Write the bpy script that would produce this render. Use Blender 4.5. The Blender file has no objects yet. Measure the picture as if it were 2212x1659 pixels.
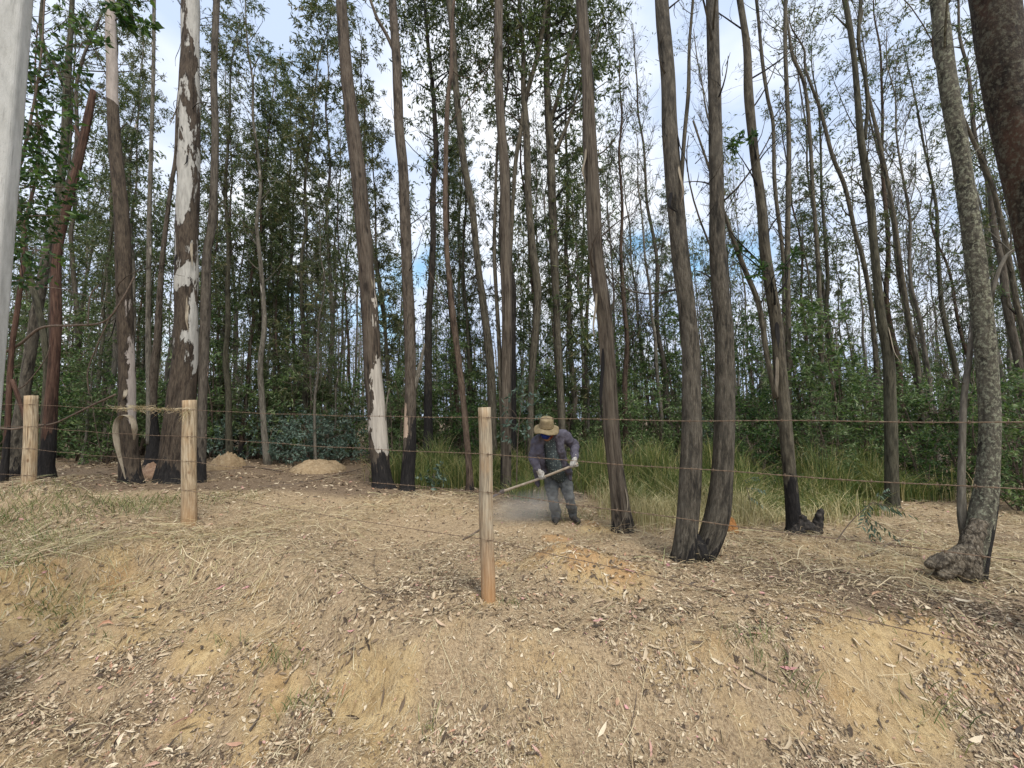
import bpy, math, random
import numpy as np
from mathutils import Vector, Matrix

# ------------------------------------------------------------------ camera, sky, sun
S = bpy.context.scene
COL = S.collection
F = 830.4; CU, CV = 1106.0, 829.5; EYE = 1.56
PITCH = math.atan(82 / 961.0)
cd = bpy.data.cameras.new("camera"); cam = bpy.data.objects.new("camera", cd); COL.objects.link(cam)
cd.sensor_width = 36.0; cd.lens = 36.0 * F / 2212.0; cd.clip_start = 0.05; cd.clip_end = 3000
cam.location = (0, 0, EYE); cam.rotation_euler = (math.pi / 2 + PITCH, 0, 0)
S.camera = cam
S.view_settings.view_transform = 'Standard'; S.view_settings.look = 'None'
S.view_settings.exposure = 0.80; S.view_settings.gamma = 1.0
S.cycles.max_bounces = 5; S.cycles.diffuse_bounces = 3; S.cycles.transmission_bounces = 3
S.cycles.sample_clamp_indirect = 6

SUN_EL, SUN_AZ = math.radians(56), math.radians(150)   # high, behind the camera to the right
W = bpy.data.worlds.new("World"); S.world = W; W.use_nodes = True
nt = W.node_tree; N = nt.nodes; L = nt.links
for n in list(N): N.remove(n)
wo = N.new('ShaderNodeOutputWorld'); bg = N.new('ShaderNodeBackground'); L.new(bg.outputs[0], wo.inputs[0])
sky = N.new('ShaderNodeTexSky'); sky.sky_type = 'NISHITA'; sky.sun_disc = False
sky.sun_elevation = SUN_EL; sky.sun_rotation = SUN_AZ
tc = N.new('ShaderNodeTexCoord')
mp = N.new('ShaderNodeMapping'); mp.inputs['Scale'].default_value = (1, 1, 2.2); mp.inputs['Location'].default_value = (3.1, 1.7, 0.4)
L.new(tc.outputs['Generated'], mp.inputs[0])
cn = N.new('ShaderNodeTexNoise'); cn.inputs['Scale'].default_value = 3.2; cn.inputs['Detail'].default_value = 7; cn.inputs['Roughness'].default_value = .55
L.new(mp.outputs[0], cn.inputs['Vector'])
cr = N.new('ShaderNodeValToRGB'); cr.color_ramp.elements[0].position = .20; cr.color_ramp.elements[1].position = .40
L.new(cn.outputs['Fac'], cr.inputs[0])
cn2 = N.new('ShaderNodeTexNoise'); cn2.inputs['Scale'].default_value = 2.1; cn2.inputs['Detail'].default_value = 5
L.new(mp.outputs[0], cn2.inputs['Vector'])
cr2 = N.new('ShaderNodeValToRGB'); e = cr2.color_ramp.elements
e[0].position = .42; e[0].color = (4.0, 4.8, 6.3, 1); e[1].position = .62; e[1].color = (6.9, 7.1, 7.5, 1)
L.new(cn2.outputs['Fac'], cr2.inputs[0])
# two gaps in the cloud where clear blue shows
prev = cr.outputs['Color']
nrm = N.new('ShaderNodeVectorMath'); nrm.operation = 'NORMALIZE'; L.new(tc.outputs['Generated'], nrm.inputs[0])
def skydir(u, v):
    x = (u - CU) / F; up = -(v - CV) / F
    return Vector((x, math.cos(PITCH) - up * math.sin(PITCH), math.sin(PITCH) + up * math.cos(PITCH))).normalized()
for (u, v, rad) in ((1385, 535, .035), (1500, 560, .03), (1610, 560, .03), (850, 590, .035), (820, 690, .03), (930, 560, .03), (640, 640, .03)):
    ns = N.new('ShaderNodeTexNoise'); ns.inputs['Scale'].default_value = 14; ns.inputs['Detail'].default_value = 4
    L.new(nrm.outputs[0], ns.inputs['Vector'])
    dv = N.new('ShaderNodeVectorMath'); dv.operation = 'DISTANCE'; dv.inputs[1].default_value = skydir(u, v); L.new(nrm.outputs[0], dv.inputs[0])
    ad = N.new('ShaderNodeMath'); ad.operation = 'MULTIPLY_ADD'; ad.inputs[1].default_value = .16; L.new(ns.outputs['Fac'], ad.inputs[0]); L.new(dv.outputs['Value'], ad.inputs[2])
    mr = N.new('ShaderNodeMapRange'); mr.inputs[1].default_value = rad + .05; mr.inputs[2].default_value = rad + .12
    L.new(ad.outputs[0], mr.inputs[0])
    mu = N.new('ShaderNodeMath'); mu.operation = 'MULTIPLY'; L.new(mr.outputs[0], mu.inputs[0]); L.new(prev, mu.inputs[1]); prev = mu.outputs[0]
sb = N.new('ShaderNodeVectorMath'); sb.operation = 'MULTIPLY'; sb.inputs[1].default_value = (1.5, 1.75, 1.6); L.new(sky.outputs[0], sb.inputs[0])
mx = N.new('ShaderNodeMix'); mx.data_type = 'RGBA'
L.new(prev, mx.inputs[0]); L.new(sb.outputs[0], mx.inputs[6]); L.new(cr2.outputs[0], mx.inputs[7])
L.new(mx.outputs[2], bg.inputs['Color']); bg.inputs['Strength'].default_value = 0.098

sd = bpy.data.lights.new("sun", 'SUN'); sd.energy = 2.1; sd.angle = math.radians(24); sd.color = (1, .95, .86)
so = bpy.data.objects.new("sun", sd); COL.objects.link(so)
sv = Vector((math.sin(SUN_AZ) * math.cos(SUN_EL), math.cos(SUN_AZ) * math.cos(SUN_EL), math.sin(SUN_EL)))
so.rotation_euler = (-sv).to_track_quat('-Z', 'Y').to_euler(); so.location = (0, -5, 20)

# ------------------------------------------------------------------ helpers
rng = np.random.default_rng(11); random.seed(5)
def ray(u, v):
    x = (u - CU) / F; up = -(v - CV) / F
    return np.array((x, math.cos(PITCH) - up * math.sin(PITCH), math.sin(PITCH) + up * math.cos(PITCH)))
def P(u, v, Y):
    """a point Y metres ahead, read off the photograph"""
    d = ray(u, v); return np.array((0, 0, EYE)) + d * (Y / d[1])
def rad(u, v, w, Y):
    d = ray(u, v); return .5 * w * (Y / d[1]) / F * math.cos(math.atan(abs(d[0])))
def _h(ix, iy, s):
    n = (ix * 374761393 + iy * 668265263 + s * 974711) & 0x7fffffff
    n = ((n ^ (n >> 13)) * 1274126177) & 0x7fffffff
    return ((n ^ (n >> 16)) & 0xffff) / 65535.0
def vn(x, y, s=0):
    x = np.asarray(x, float); y = np.asarray(y, float)
    ix = np.floor(x).astype(np.int64); iy = np.floor(y).astype(np.int64); fx = x - ix; fy = y - iy
    fx = fx * fx * (3 - 2 * fx); fy = fy * fy * (3 - 2 * fy)
    a = _h(ix, iy, s); b = _h(ix + 1, iy, s); c = _h(ix, iy + 1, s); d = _h(ix + 1, iy + 1, s)
    return (a * (1 - fx) + b * fx) * (1 - fy) + (c * (1 - fx) + d * fx) * fy - .5
def ss(a, b, x):
    t = np.clip((np.asarray(x, float) - a) / (b - a), 0, 1); return t * t * (3 - 2 * t)
CTRL = []
MOUNDS = [(-6.2, 5.15, .46, .75, .42), (-5.0, 5.0, .12, .8, .5), (.50, 4.15, .20, .38, .28), (.85, 4.0, .10, .35, .25), (.15, 3.75, .05, .3, .25), (-1.3, 7.0, .16, .8, .5), (1.2, 3.75, .07, .5, .35),
          (2.6, 3.35, .06, .9, .3), (-2.2, 3.6, .07, .9, .5), (-8.6, 7.0, .18, 1.6, .9)]
def gh(x, y):
    x = np.asarray(x, float); y = np.asarray(y, float)
    g = .19 * ss(-.9, -4.6, x) + .06 * ss(-5, -9, x)
    yc = np.interp(x, [-9, -4.75, -4.35, -3.9, -2.9, -2.0, -1.3, -.75, .5, 2.6, 5], [3.0, 3.0, 3.7, 4.45, 4.35, 4.0, 3.45, 3.1, 2.95, 2.95, 3.2]) + .18 * vn(x * 1.1, x * 0 + 2, 7)
    bank = ss(0, 1.25, yc - y)
    g = g - .36 * ss(0, .6, yc - y) - .26 * ss(.5, 1.7, yc - y) - .04 * np.clip(yc - y - 1, 0, 3)
    for (mx_, my_, a, rx, ry) in MOUNDS:
        g = g + a * np.exp(-(((x - mx_) / rx) ** 2 + ((y - my_) / ry) ** 2))
    near = ss(9, 4, np.hypot(x, y))
    g = g + .10 * vn(x / 1.3, y / 1.3, 1) * (.4 + near) + .055 * vn(x / .45 + 9, y / .45, 2) * (.35 + near) + .03 * vn(x / .17, y / .17, 3) * (.3 + near * (.6 + bank)) \
        + .013 * vn(x / .07, y / .07, 4) * near
    # little ledges washed out of the bank face
    r = np.abs(vn(x / .5 + .3 * vn(y * 3, x * 3, 6), y / .8, 5)); g = g - .07 * bank * ss(.10, .0, r); g = g + bank * (.05 * vn(x / .22, y / .3, 11) + .022 * vn(x / .08, y / .12, 12) + .011 * vn(x / .04, y / .06, 13))
    g = g + .25 * vn(x / 14, y / 14, 8) * ss(12, 30, y) 
    for (cx, cy, dz) in CTRL: g = g + dz * np.exp(-((x - cx) ** 2 + (y - cy) ** 2) / .16)
    return g
def gz(x, y): return float(gh(np.array([x]), np.array([y]))[0])
for (u_, v_, Y_) in ((1053, 1290, 3.33), (408, 1132, 5.03), (1400, 1120, 5.93)):
    p_ = P(u_, v_, Y_); CTRL.append((p_[0], p_[1], p_[2] - gz(p_[0], p_[1])))
def GY(u, v, lo=1.2, hi=60.0):
    d = ray(u, v); Ys = np.arange(lo, hi, .03)
    x = d[0] / d[1] * Ys; z = EYE + d[2] / d[1] * Ys
    k = np.nonzero(z < gh(x, Ys))[0]
    return float(Ys[k[0]]) if len(k) else hi

def smooth_path(pts, step=.15):
    """Catmull-Rom through rows (x,y,z,r)"""
    p = np.array(pts, float)
    if len(p) < 3: 
        n = max(2, int(np.linalg.norm(p[-1, :3] - p[0, :3]) / step)); t = np.linspace(0, 1, n + 1)[:, None]; return p[0] * (1 - t) + p[-1] * t
    q = np.vstack([2 * p[0] - p[1], p, 2 * p[-1] - p[-2]]); out = []
    for i in range(1, len(q) - 2):
        n = max(2, int(np.linalg.norm(q[i + 1, :3] - q[i, :3]) / step)); t = np.linspace(0, 1, n, endpoint=False)[:, None]
        a, b, c, d = q[i - 1], q[i], q[i + 1], q[i + 2]
        out.append(.5 * (2 * b + (c - a) * t + (2 * a - 5 * b + 4 * c - d) * t * t + (3 * b - a - 3 * c + d) * t ** 3))
    out.append(p[-1:]); o = np.vstack(out); o[:, 3] = np.maximum(o[:, 3], .0008); return o

class MB:
    def __init__(s): s.v = []; s.q = []; s.t = []; s.n = 0; s.qm = []; s.tm = []; s.bc = []; s.side = []
    def add(s, V, Q=None, T=None, m=0, bc=None, side=None):
        V = np.asarray(V, float).reshape(-1, 3)
        if Q is not None and len(Q): Q = np.asarray(Q, np.int64); s.q.append(Q + s.n); s.qm.append(np.full(len(Q), m))
        if T is not None and len(T): T = np.asarray(T, np.int64); s.t.append(T + s.n); s.tm.append(np.full(len(T), m))
        s.v.append(V); s.n += len(V)
        s.bc.append(np.zeros_like(V) if bc is None else bc); s.side.append(np.zeros(len(V)) if side is None else side)
    def tube(s, path, seg=8, rough=0., rfreq=3., m=0, cap=True, seed=0, tip=False, flat=1., h0=0.):
        p = np.asarray(path, float); n = len(p)
        t = np.gradient(p[:, :3], axis=0); t /= np.linalg.norm(t, axis=1)[:, None] + 1e-12
        ref = np.array((0, 1., 0)) if abs(t[0][1]) < .85 else np.array((1., 0, 0))
        A = np.zeros((n, 3)); a = np.cross(ref, t[0]); a /= np.linalg.norm(a)
        for i in range(n):
            a = a - t[i] * np.dot(a, t[i]); a /= np.linalg.norm(a) + 1e-12; A[i] = a
        B = np.cross(t, A)
        th = np.linspace(0, 2 * math.pi, seg, endpoint=False)
        hh = np.concatenate([[0], np.cumsum(np.linalg.norm(np.diff(p[:, :3], axis=0), axis=1))]) + h0
        R = p[:, 3][:, None] * np.ones((1, seg))
        if rough:
            c3 = np.cos(th)[None, :]; s3 = np.sin(th)[None, :]
            a1 = vn(c3 * 2.2 + seed * 7.1 + s3 * 3.3, hh[:, None] * rfreq + s3 * 1.4 + seed, 21)
            a2 = vn(c3 * 5 + s3 * 4 + seed, hh[:, None] * rfreq * .5 + s3 * 2, 22)
            R = R * (1 + rough * 2 * a1 + rough * 1.5 * a2)
        X = np.cos(th)[None, :, None] * A[:, None, :] + flat * np.sin(th)[None, :, None] * B[:, None, :]
        V = p[:, None, :3] + X * R[:, :, None]
        bc = np.stack([R * np.cos(th), R * np.sin(th), np.broadcast_to(hh[:, None], R.shape)], -1).reshape(-1, 3)
        side = np.broadcast_to(np.cos(th)[None, :], R.shape).reshape(-1)
        i = np.arange(n - 1)[:, None] * seg; j = np.arange(seg)[None, :]; k = (j + 1) % seg
        Q = np.stack([i + j, i + k, i + seg + k, i + seg + j], -1).reshape(-1, 4)
        V = V.reshape(-1, 3); T = []
        if cap:
            V = np.vstack([V, p[0:1, :3], p[-1:, :3]]); bc = np.vstack([bc, [[0, 0, hh[0]]], [[0, 0, hh[-1]]]]); side = np.concatenate([side, [0, 0]])
            c0 = n * seg; c1 = c0 + 1; l = (n - 1) * seg
            T = [(c0, (q + 1) % seg, q) for q in range(seg)] + [(c1, l + q, l + (q + 1) % seg) for q in range(seg)]
        s.add(V, Q, T, m, bc, side)
    def leaves(s, c, length, width, d=None, m=1, droop=.6, fold=.25, seed=None):
        """N folded lance-shaped leaves: six points, four triangles each"""
        n = len(c)
        if n == 0: return
        c = np.asarray(c, float); length = np.broadcast_to(length, n); width = np.broadcast_to(width, n)
        if d is None:
            d = rng.normal(size=(n, 3)); d[:, 2] = d[:, 2] * .6 - droop
        d = d / (np.linalg.norm(d, axis=1)[:, None] + 1e-9)
        w = np.cross(d, rng.normal(size=(n, 3))); w /= np.linalg.norm(w, axis=1)[:, None] + 1e-9
        u = np.cross(w, d)
        L_ = length[:, None]; W_ = width[:, None] / 2
        bend = (rng.random((n, 1)) - .3) * .35 * L_
        tip = c + d * L_ - u * bend
        ml = c + d * L_ * .42 + w * W_ + u * (W_ * fold)
        mr_ = c + d * L_ * .42 - w * W_ + u * (W_ * fold)
        V = np.stack([c, mr_, tip, ml], 1).reshape(-1, 3)
        b = np.arange(n)[:, None] * 4
        s.add(V, None, np.vstack([b + [0, 1, 2], b + [0, 2, 3]]), m)
    def blades(s, base, tip, width, sag, m=0, seg=3, wdir=None):
        """N curved grass blades or straws, seg quads long"""
        n = len(base); t = np.linspace(0, 1, seg + 1)
        d = tip - base; w = np.cross(d, rng.normal(size=(n, 3))) if wdir is None else wdir
        w = w / (np.linalg.norm(w, axis=1)[:, None] + 1e-9) * np.broadcast_to(width, n)[:, None] / 2
        rows = []
        for k, tt in enumerate(t):
            c = base + d * tt + sag * (4 * tt * (1 - tt))
            f = 1 - .85 * tt ** 2
            rows += [c - w * f, c + w * f]
        V = np.stack(rows, 1).reshape(-1, 3); k2 = 2 * (seg + 1); b = np.arange(n)[:, None] * k2
        Q = np.vstack([b + [2 * k, 2 * k + 1, 2 * k + 3, 2 * k + 2] for k in range(seg)])
        s.add(V, Q, None, m)
    def box(s, c, sz, R=None, m=0):
        v = np.array([(x, y, z) for x in (-.5, .5) for y in (-.5, .5) for z in (-.5, .5)]) * np.array(sz)
        if R is not None: v = v @ np.array(R).T
        s.add(v + np.array(c), [(0, 1, 3, 2), (4, 6, 7, 5), (0, 4, 5, 1), (2, 3, 7, 6), (0, 2, 6, 4), (1, 5, 7, 3)], None, m)
    def mesh(s, name, mats, smooth=True, origin=None, attrs=False, extra=None):
        me = bpy.data.meshes.new(name); V = np.vstack(s.v)
        if origin is not None: V = V - np.asarray(origin)
        nq = sum(len(a) for a in s.q); ntv = sum(len(a) for a in s.t)
        me.vertices.add(len(V)); me.vertices.foreach_set('co', V.astype(np.float32).ravel())
        li = []; tot = []
        mi = []
        if nq: q = np.vstack(s.q); li.append(q.ravel()); tot.append(np.full(nq, 4)); mi += s.qm
        if ntv: t = np.vstack(s.t); li.append(t.ravel()); tot.append(np.full(ntv, 3)); mi += s.tm
        li = np.concatenate(li); tot = np.concatenate(tot)
        me.loops.add(len(li)); me.loops.foreach_set('vertex_index', li.astype(np.int32))
        me.polygons.add(len(tot)); st = np.concatenate([[0], np.cumsum(tot)[:-1]])
        me.polygons.foreach_set('loop_start', st.astype(np.int32)); me.polygons.foreach_set('loop_total', tot.astype(np.int32))
        me.polygons.foreach_set('material_index', np.concatenate(mi).astype(np.int32))
        me.polygons.foreach_set('use_smooth', np.full(len(tot), smooth))
        if attrs:
            a = me.attributes.new('bc', 'FLOAT_VECTOR', 'POINT'); a.data.foreach_set('vector', np.vstack(s.bc).astype(np.float32).ravel())
            a = me.attributes.new('side', 'FLOAT', 'POINT'); a.data.foreach_set('value', np.concatenate(s.side).astype(np.float32))
        for k, val in (extra or {}).items():
            a = me.attributes.new(k, 'FLOAT', 'POINT'); a.data.foreach_set('value', np.asarray(val, np.float32))
        for m in (mats if isinstance(mats, (list, tuple)) else [mats]): me.materials.append(m)
        me.update(calc_edges=True); me.validate(); return me
def link(name, me, parent=None, loc=None):
    o = bpy.data.objects.new(name, me); COL.objects.link(o)
    if parent is not None: o.parent = parent
    if loc is not None: o.location = loc
    return o
def tag(o, label=None, cat=None, group=None, kind=None):
    if label: o['label'] = label
    if cat: o['category'] = cat
    if group: o['group'] = group
    if kind: o['kind'] = kind
    return o
def thing(name, loc, label, cat, group=None):
    return tag(link(name, None, None, tuple(float(c) for c in loc)), label, cat, group)

# ------------------------------------------------------------------ materials
class NT:
    def __init__(s, name):
        s.m = bpy.data.materials.new(name); s.m.use_nodes = True; s.t = s.m.node_tree
        s.b = s.t.nodes['Principled BSDF']; s.b.inputs['Roughness'].default_value = .85
        s.b.inputs['Specular IOR Level'].default_value = .25
    def n(s, typ, **kw):
        n = s.t.nodes.new('ShaderNode' + typ)
        for k, v in kw.items(): setattr(n, k, v)
        return n
    def l(s, a, b): s.t.links.new(a, b)
    def coord(s, scale=(1, 1, 1), attr=None):
        mp = s.n('Mapping'); mp.inputs['Scale'].default_value = scale
        if attr: a = s.n('Attribute', attribute_name=attr); s.l(a.outputs['Vector'], mp.inputs[0])
        else: a = s.n('TexCoord'); s.l(a.outputs['Object'], mp.inputs[0])
        return mp.outputs[0]
    def noise(s, vec, scale, detail=4, rough=.55, dist=0):
        n = s.n('TexNoise'); n.inputs['Scale'].default_value = scale; n.inputs['Detail'].default_value = detail
        n.inputs['Roughness'].default_value = rough; n.inputs['Distortion'].default_value = dist
        if vec is not None: s.l(vec, n.inputs['Vector'])
        return n.outputs['Fac']
    def ramp(s, fac, stops):
        r = s.n('ValToRGB'); e = r.color_ramp.elements
        while len(e) < len(stops): e.new(.5)
        for i, (p, c) in enumerate(stops):
            e[i].position = p; e[i].color = (c, c, c, 1) if isinstance(c, (int, float)) else (*c, 1)
        s.l(fac, r.inputs[0]); return r.outputs['Color']
    def math(s, op, a, b=None, c=None, clamp=False):
        m = s.n('Math', operation=op); m.use_clamp = clamp
        for i, x in enumerate((a, b, c)):
            if x is None: continue
            if isinstance(x, (int, float)): m.inputs[i].default_value = x
            else: s.l(x, m.inputs[i])
        return m.outputs[0]
    def mix(s, f, a, b, mode='MIX'):
        m = s.n('Mix', data_type='RGBA', blend_type=mode)
        for sock, x in ((m.inputs[0], f), (m.inputs[6], a), (m.inputs[7], b)):
            if isinstance(x, (int, float)): sock.default_value = x if sock.type == 'VALUE' else (x, x, x, 1)
            elif isinstance(x, tuple): sock.default_value = (*x, 1)
            else: s.l(x, sock)
        return m.outputs[2]
    def bump(s, h, strength=.6, dist=.01):
        b = s.n('Bump'); b.inputs['Strength'].default_value = strength; b.inputs['Distance'].default_value = dist
        s.l(h, b.inputs['Height']); s.l(b.outputs[0], s.b.inputs['Normal'])
    def col(s, c): s.l(c, s.b.inputs['Base Color']); return s.m

_bk = {}
def bark(name, dark, mid, light, pale=(.55, .50, .43), profile=((0, 0), (12, 0)), sidek=0., burn=0., burnside=0., pscale=1.6, rust=None, ridge=.012, lichen=None, palenoise=1.0, stretch=.16):
    """vertically fissured bark; profile gives, by height, how much of it has peeled to pale wood; burn is the charred height"""
    if name in _bk: return _bk[name]
    dark, mid, light = (tuple(x * k for x, k in zip(q, (.57, .60, .59))) for q in (dark, mid, light))
    t = NT(name); v = t.coord((1, 1, stretch), 'bc'); vl = t.coord((1, 1, .45), 'bc'); 
    n1 = t.noise(v, 42, 7, .72); n2 = t.noise(v, 15, 6, .68); n3 = t.noise(vl, 7, 3)
    c = t.ramp(n1, [(.36, dark), (.50, mid), (.66, light)])
    c = t.mix(t.ramp(n2, [(.38, .9), (.52, 0)]), c, tuple(x * .55 for x in dark))
    c = t.mix(t.math('MULTIPLY', t.ramp(n3, [(.42, 0), (.65, 1)]), .35), c, light)
    kv = t.n('TexVoronoi'); kv.inputs['Scale'].default_value = 3.4; t.l(t.coord((1, 1, .42), 'bc'), kv.inputs['Vector'])
    knot = t.ramp(t.math('ADD', kv.outputs['Distance'], t.math('MULTIPLY', n1, .12)), [(.13, 1), (.21, 0)])
    c = t.mix(t.math('MULTIPLY', knot, .85), c, tuple(x * .5 for x in dark))
    if rust: c = t.mix(t.ramp(t.noise(vl, 4.5, 5), [(.48, 0), (.62, .8)]), c, rust)
    if lichen: c = t.mix(t.ramp(t.noise(t.coord((1, 1, .8), 'bc'), 38, 5, .7), [(.50, 0), (.60, .75)]), c, lichen)
    a = t.n('Attribute', attribute_name='bc'); sx = t.n('SeparateXYZ'); t.l(a.outputs['Vector'], sx.inputs[0]); h = sx.outputs[2]
    sd_ = t.n('Attribute', attribute_name='side').outputs['Fac']
    zmax = 14.0
    prof = t.ramp(t.math('DIVIDE', h, zmax), [(min(z / zmax, 1), (x + 2) / 4) for z, x in profile]); prof = t.math('MULTIPLY_ADD', prof, 4.0, -2.0)
    pn = t.noise(t.coord((1, 1, .30), 'bc'), pscale * 3, 6, .6, .3)
    k = t.math('ADD', t.math('MULTIPLY', t.math('SUBTRACT', pn, .5), 2.2 * palenoise), prof)
    k = t.math('ADD', k, t.math('MULTIPLY', sd_, sidek))
    pm = t.ramp(k, [(.49, 0), (.53, 1)])
    pc = t.mix(t.ramp(t.noise(v, 22, 5), [(.35, 0), (.65, 1)]), tuple(x * .68 for x in pale), pale)
    pc = t.mix(t.ramp(t.noise(t.coord((1, 1, .08), 'bc'), 90, 3), [(.62, 0), (.72, .5)]), pc, mid)
    edge = t.ramp(k, [(.43, 0), (.49, 1)])
    c = t.mix(t.math('MULTIPLY', edge, .45), c, tuple(x * .5 for x in dark))
    c = t.mix(pm, c, pc)
    if burn:
        bn = t.math('ADD', t.math('MULTIPLY', t.noise(t.coord((1, 1, .22), 'bc'), 14, 5, .65), 1.0), -.5)
        bb = t.math('ADD', t.math('SUBTRACT', burn, h), t.math('MULTIPLY', bn, 1.9)); bb = t.math('ADD', bb, t.math('MULTIPLY', sd_, burnside))
        char = t.mix(t.ramp(n1, [(.45, 0), (.8, 1)]), (.010, .009, .009), (.045, .040, .036))
        c = t.mix(t.ramp(bb, [(.0, 0), (.10, 1)]), c, char)
    rough_h = t.math('SUBTRACT', t.math('ADD', t.math('MULTIPLY', n1, .5), t.math('MULTIPLY', n2, 1.0)), t.math('MULTIPLY', knot, .5))
    hgt = t.mix(pm, rough_h, .55)
    t.bump(hgt, 1.0, ridge * 1.7)
    _bk[name] = t.col(c); return _bk[name]

def leafmat(name, stops, trans=.3, spec=.35, rough=.5):
    t = NT(name); g = t.n('NewGeometry')
    c = t.ramp(g.outputs['Random Per Island'], stops)
    t.col(c); t.b.inputs['Roughness'].default_value = rough; t.b.inputs['Specular IOR Level'].default_value = spec
    if trans:
        tr = t.n('BsdfTranslucent'); ms = t.n('MixShader'); ms.inputs[0].default_value = trans
        cc = t.mix(1.0, c, (1.0, 1.15, .6), 'MULTIPLY'); t.l(cc, tr.inputs[0])
        t.l(t.b.outputs[0], ms.inputs[1]); t.l(tr.outputs[0], ms.inputs[2])
        t.l(ms.outputs[0], t.t.nodes['Material Output'].inputs[0])
    return t.m
M = {}
M['leaf_dark'] = leafmat('eucalypt leaves', [(0, (.035, .055, .022)), (.4, (.065, .10, .04)), (.75, (.11, .15, .06)), (1, (.19, .19, .09))])
M['leaf_olive'] = leafmat('olive leaves', [(0, (.05, .07, .03)), (.5, (.10, .125, .055)), (.85, (.155, .165, .08)), (1, (.23, .19, .10))])
M['leaf_broad'] = leafmat('broad green leaves', [(0, (.02, .048, .016)), (.6, (.045, .095, .028)), (1, (.13, .21, .05))], .35)
M['leaf_blue'] = leafmat('blue green leaves', [(0, (.05, .085, .065)), (.6, (.10, .15, .115)), (1, (.19, .25, .20))], .2)
M['leaf_bush'] = leafmat('undergrowth leaves', [(0, (.04, .07, .028)), (.5, (.10, .165, .058)), (.85, (.19, .26, .10)), (1, (.32, .36, .21))], .35)
M['grass'] = leafmat('long grass', [(0, (.05, .085, .025)), (.4, (.11, .155, .045)), (.68, (.22, .235, .075)), (.88, (.38, .33, .14)), (1, (.50, .42, .22))], .3)
M['hay'] = leafmat('dry straw', [(0, (.22, .15, .08)), (.3, (.36, .27, .15)), (.65, (.50, .40, .24)), (.9, (.62, .54, .36)), (1, (.30, .32, .15))], .1)
M['hay_green'] = leafmat('half dry straw', [(0, (.20, .19, .08)), (.3, (.42, .36, .18)), (.8, (.60, .52, .31)), (1, (.28, .30, .14))], .1)
M['litter'] = leafmat('fallen leaves', [(0, (.045, .032, .022)), (.12, (.09, .062, .04)), (.28, (.19, .135, .085)), (.5, (.33, .245, .155)), (.75, (.46, .365, .245)), (.92, (.60, .51, .37)), (.96, (.36, .19, .11)), (.985, (.42, .27, .20)), (1, (.52, .26, .26))], 0, .3, .6)
M['chaff'] = leafmat('chopped straw', [(0, (.08, .055, .032)), (.22, (.22, .16, .095)), (.5, (.44, .345, .215)), (.85, (.60, .51, .34)), (1, (.36, .31, .18))], 0)
def simple(name, stops, scale, detail=5, vec=(1, 1, 1), bump=.5, dist=.004, rough=.85, spec=.25):
    t = NT(name); n = t.noise(t.coord(vec), scale, detail, .6); t.col(t.ramp(n, stops)); t.bump(n, bump, dist)
    t.b.inputs['Roughness'].default_value = rough; t.b.inputs['Specular IOR Level'].default_value = spec; return t.m
GREYBARK = dict(dark=(.048, .039, .028), mid=(.145, .118, .084), light=(.29, .245, .18))
M['far_bark'] = bark('grey brown far bark', (.07, .055, .042), (.16, .128, .098), (.27, .225, .18), pale=(.40, .35, .29), profile=((0, -.1), (6, .0), (14, .1)))
M['far_bark_brown'] = bark('rust brown far bark', (.06, .038, .026), (.135, .085, .06), (.22, .15, .11), pale=(.40, .33, .26), profile=((0, .0), (14, .1)), burn=.7)
M['far_bark_pale'] = bark('pale far bark', (.12, .10, .08), (.24, .205, .165), (.38, .33, .27), pale=(.48, .44, .38), profile=((0, .2), (14, .3)))
M['twig'] = simple('twig', [(.3, (.07, .052, .038)), (.7, (.17, .13, .10))], 30)
# ------------------------------------------------------------------ ground
# bare ochre patches, each read off the photo as (u, v, metres across, strength)
BARE = []; ORANGE = []
for (u, v, rx, k) in ((60, 1290, .55, 1), (200, 1250, .45, .9), (330, 1200, .35, .6), (180, 1330, .45, 1), (300, 1370, .45, 1), (420, 1390, .35, .9), (560, 1430, .3, .8), (500, 1330, .35, .5), (600, 1500, .22, 1),
                      (720, 1490, .28, 1), (800, 1540, .26, 1), (690, 1560, .22, 1), (870, 1480, .22, .9), (800, 1380, .25, .5), (960, 1360, .25, .5), (560, 1620, .18, 1), (420, 1570, .15, .9), (820, 1620, .2, .8),
                      (1205, 1175, .28, 1.3), (1260, 1205, .24, 1.1), (1150, 1215, .2, .8), (1340, 1235, .3, 1.0), (1080, 1222, .12, 1), (1050, 1290, .15, .9), (1290, 1140, .3, .8), (1880, 1400, .35, .8),
                      (2000, 1380, .35, .9), (2080, 1420, .3, .8), (1880, 1590, .25, 1), (1980, 1570, .25, 1), (1950, 1640, .25, 1), (1760, 1570, .15, .6), (1800, 1200, .5, .6), (1200, 1400, .4, .35), (1500, 1350, .5, .35), (1180, 1640, .2, .6), (200, 1630, .25, .5)):
    Y = GY(u, v); p = P(u, v, Y); BARE.append((p[0], p[1], rx, k))
def bare(x, y):
    b = np.zeros_like(x)
    for (bx, by, r, k) in BARE: b = np.maximum(b, k * np.exp(-((x - bx) ** 2 + (y - by) ** 2) / (r * r) * .9))
    return np.clip(b + .7 * vn(x / .35, y / .35, 31) + .4 * vn(x / .12, y / .12, 32) - .08, 0, 1.2)
PILES = []
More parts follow.
